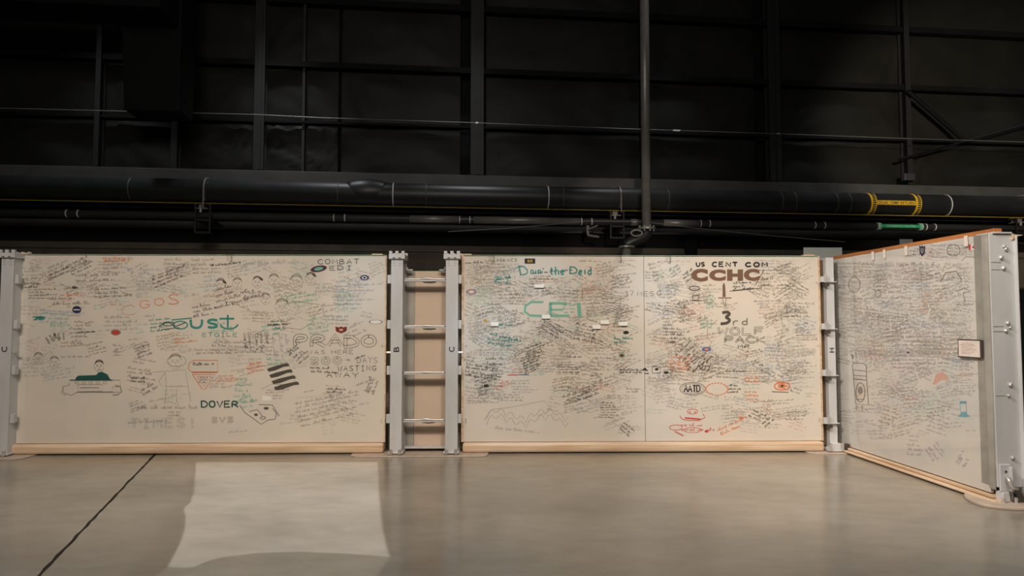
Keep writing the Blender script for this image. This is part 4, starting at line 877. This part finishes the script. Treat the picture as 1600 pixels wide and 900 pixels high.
# framed notice hanging off the edge of the side panel
nx0, nz0 = S.pix(1497.5, 558, -.03); nx1, nz1 = S.pix(1533.5, 531, -.03)
t = Thing('notice_card', S, ((nx0+nx1)/2, -.03, nz0), 'small framed notice fixed near the outer edge of the side panel', 'notice')
t.add('frame', MB().box(nx0, nx1, -.032, -.016, nz0, nz1), 'slot')
t.add('paper', MB().box(nx0+.012, nx1-.02, -.0345, -.0325, nz0+.012, nz1-.012), 'paper', 'pale sheet of fine print')
q = random.Random(2); Ip = Ink(S, -.0355)
Ip.P = lambda px, py: (lambda p: (p[0], -.0355, p[1]))(S.pix(px, py, -.0355))
Ip.block(1502, 536, 25, 8, 0, 1.6, .35, q); t.add('fine_print', Ip.m, 'ink_lbrown', 'lines of fine print', kind='stuff')

# end post of the side panel
xe = sx(1550)
zt = 2.515
print('END', X1, xe, S.fl(1575, 785))
t = Thing('end_post', S, (xe, .1, .02), 'broad grey steel end post at the near end of the side panel', 'post')
xs1 = xe
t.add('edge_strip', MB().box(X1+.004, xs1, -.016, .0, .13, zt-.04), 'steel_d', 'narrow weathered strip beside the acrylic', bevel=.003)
t.add('edge_core', MB().box(X1+.004, xs1-.02, .001, .04, .13, zt-.1), 'slot', 'dark slot between strip and face plate')
# face plate looks at the viewer: normal along +x of the frame
xf = xs1+.03
wy0, wy1 = -.012, .235
t.add('face_plate', MB().box(xf-.012, xf, wy0, wy1, .16, zt), 'steel', bevel=.003)
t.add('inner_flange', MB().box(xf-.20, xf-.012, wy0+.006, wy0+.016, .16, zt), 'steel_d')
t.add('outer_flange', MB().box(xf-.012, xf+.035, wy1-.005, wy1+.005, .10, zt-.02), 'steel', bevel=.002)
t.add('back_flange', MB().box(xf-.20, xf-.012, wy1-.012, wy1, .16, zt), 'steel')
t.add('top_tab', MB().hexa([(xf-.10, wy1-.03, zt-.06), (xf+.02, wy1-.03, zt-.06), (xf+.02, wy1+.02, zt-.03), (xf-.10, wy1+.02, zt-.03), (xf-.10, wy1-.03, zt-.01), (xf+.02, wy1-.03, zt-.01), (xf+.02, wy1+.08, zt-.015), (xf-.10, wy1+.08, zt-.015)]), 'wood', 'pale tab at the top corner')
t.add('top_cap', MB().box(xf-.2, xf+.02, wy0+.03, wy1-.03, zt-.004, zt+.012), 'steel', bevel=.005)
def fz(py): return CAM_Z+(502-py)/1050*6.13
for py, yy, r in ((386, .15, .022), (400, .10, .02), (417, .12, .02), (505, .14, .018), (517, .12, .018), (603, .145, .02), (620, .12, .012), (718, .14, .016), (382, .13, .014), (512, .16, .012)):
    z = fz(py); t.add('bolt', MB().tube([(xf-.002, yy, z), (xf+.012, yy, z), (xf+.022, yy, z)], [r, r, r*.6], 10), 'bolt', smooth=False)
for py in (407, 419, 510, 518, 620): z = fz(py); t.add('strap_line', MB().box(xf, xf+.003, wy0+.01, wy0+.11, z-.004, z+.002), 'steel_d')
# lower bracket: plate, hook, foot
z0, z1 = fz(770), fz(728)
b = t.add('foot_bracket', MB().box(xf+.002, xf+.02, .0, .105, z0, z1).box(xf+.002, xf+.05, .088, .105, z0, z1-.02), 'steel', 'bent bracket plate above the foot', bevel=.004)
t.add('bracket_hole', MB().tube([(xf+.0205, .055, z1-.065), (xf+.0225, .055, z1-.065)], .012, 10), 'slot', parent=b)
t.add('shackle', MB().tube([(xf+.03, .055, z1-.10), (xf+.06, .05, z1-.14), (xf+.07, .07, z0+.05), (xf+.06, .11, z0+.045), (xf+.05, .135, z0+.03)], [.014, .018, .026, .024, .016], 10), 'bolt', 'heavy shackle hanging from the bracket', smooth=True)
t.add('stub_leg', MB().box(xf-.06, xf+.03, .01, .085, .03, z0-.002), 'steel', bevel=.008)
t.add('stub_leg', MB().box(xf-.02, xf+.02, .10, .125, .03, z0+.02), 'steel_d', bevel=.004)
t.add('foot_shoe', MB().hexa([(xf-.1, .10, .03), (xf+.05, .10, .03), (xf+.05, .24, .03), (xf-.1, .24, .03), (xf-.1, .12, .12), (xf-.02, .12, .12), (xf-.02, .22, .12), (xf-.1, .22, .12)]), 'slot', 'dark shoe behind the foot', bevel=.005)
for yy in (.0, .12): t.add('foot_bolt', MB().tube([(xf+.05, yy, .03), (xf+.05, yy, .075)], .014, 8), 'bolt')
cx, cy = xf+.0, .14
pts = [(cx+.21*math.cos(a)*(1 if math.cos(a) > 0 else 2.0), cy+.36*math.sin(a)) for a in [k*2*math.pi/40 for k in range(40)]]
single('base_plate', S, (cx, cy, 0), MB().prism(pts, 0, .03), 'plate', 'round pinkish base plate under the broad end post', 'base plate', bevel=.008)

# ------------------------------------------------------------------ things behind
x0, x1 = A.pix(1255, 395, .9)[0], A.pix(1315, 395, .9)[0]; zt = az(1285, 387, .9)
t = Thing('sign_board', A, ((x0+x1)/2, .9, 0), 'plain grey sign board peeking over the right end of the wide panel', 'sign')
t.add('board', MB().box(x0, x1, .88, .9, zt-.7, zt), 'sign', bevel=.004); t.add('leg', MB().box((x0+x1)/2-.03, (x0+x1)/2+.03, .9, .94, 0, zt-.2), 'slot')
x0, z0 = A.pix(1405, 372, 1.6); x1 = A.pix(1425, 372, 1.6)[0]
t = Thing('sign_board', A, ((x0+x1)/2, 1.6, 0), 'small pale board just showing above the orange rail of the side panel', 'sign')
t.add('board', MB().box(x0, x1, 1.58, 1.6, z0-.5, z0-.02), 'sign', bevel=.004); t.add('leg', MB().box((x0+x1)/2-.03, (x0+x1)/2+.03, 1.6, 1.64, 0, z0-.2), 'slot')
g = ground(1588, 673)
t = Thing('display_screen', W, (g.x+1.5, g.y+.2, 0), 'tall black fabric screen at the right edge behind the end post', 'screen')
t.add('fabric', MB().box(g.x-.3, g.x+3.5, g.y, g.y+.05, .02, 2.18), 'screen'); t.add('top_bar', MB().box(g.x-.3, g.x+3.5, g.y-.01, g.y+.06, 2.18, 2.21), 'pipe_s', bevel=.005)
t.add('foot', MB().box(g.x-.2, g.x-.1, g.y-.2, g.y+.3, 0, .02), 'slot'); t.add('foot', MB().box(g.x+3.2, g.x+3.3, g.y-.2, g.y+.3, 0, .02), 'slot')
# pipe label lettering
for (s, par, x0p, x1p, z, y, hgt, mt) in (('DUAL TEMP RETURN', big, px_x(1362, 316), px_x(1417, 316), zb, PY-RB-.006, .075, 'black_ink'), ('DOMESTIC WATER', sm, px_x(1382, 357), px_x(1427, 357), zs, PY-RS-.008, .05, 'glabel')):
    v, f = text_mesh(s, 0, .01); m = MB(); m.v = [(x0p+(x1p-x0p)*a, y, z+(b-.5)*hgt) for a, b in v]; m.f = list(f); par.add('label_text', m, mt)
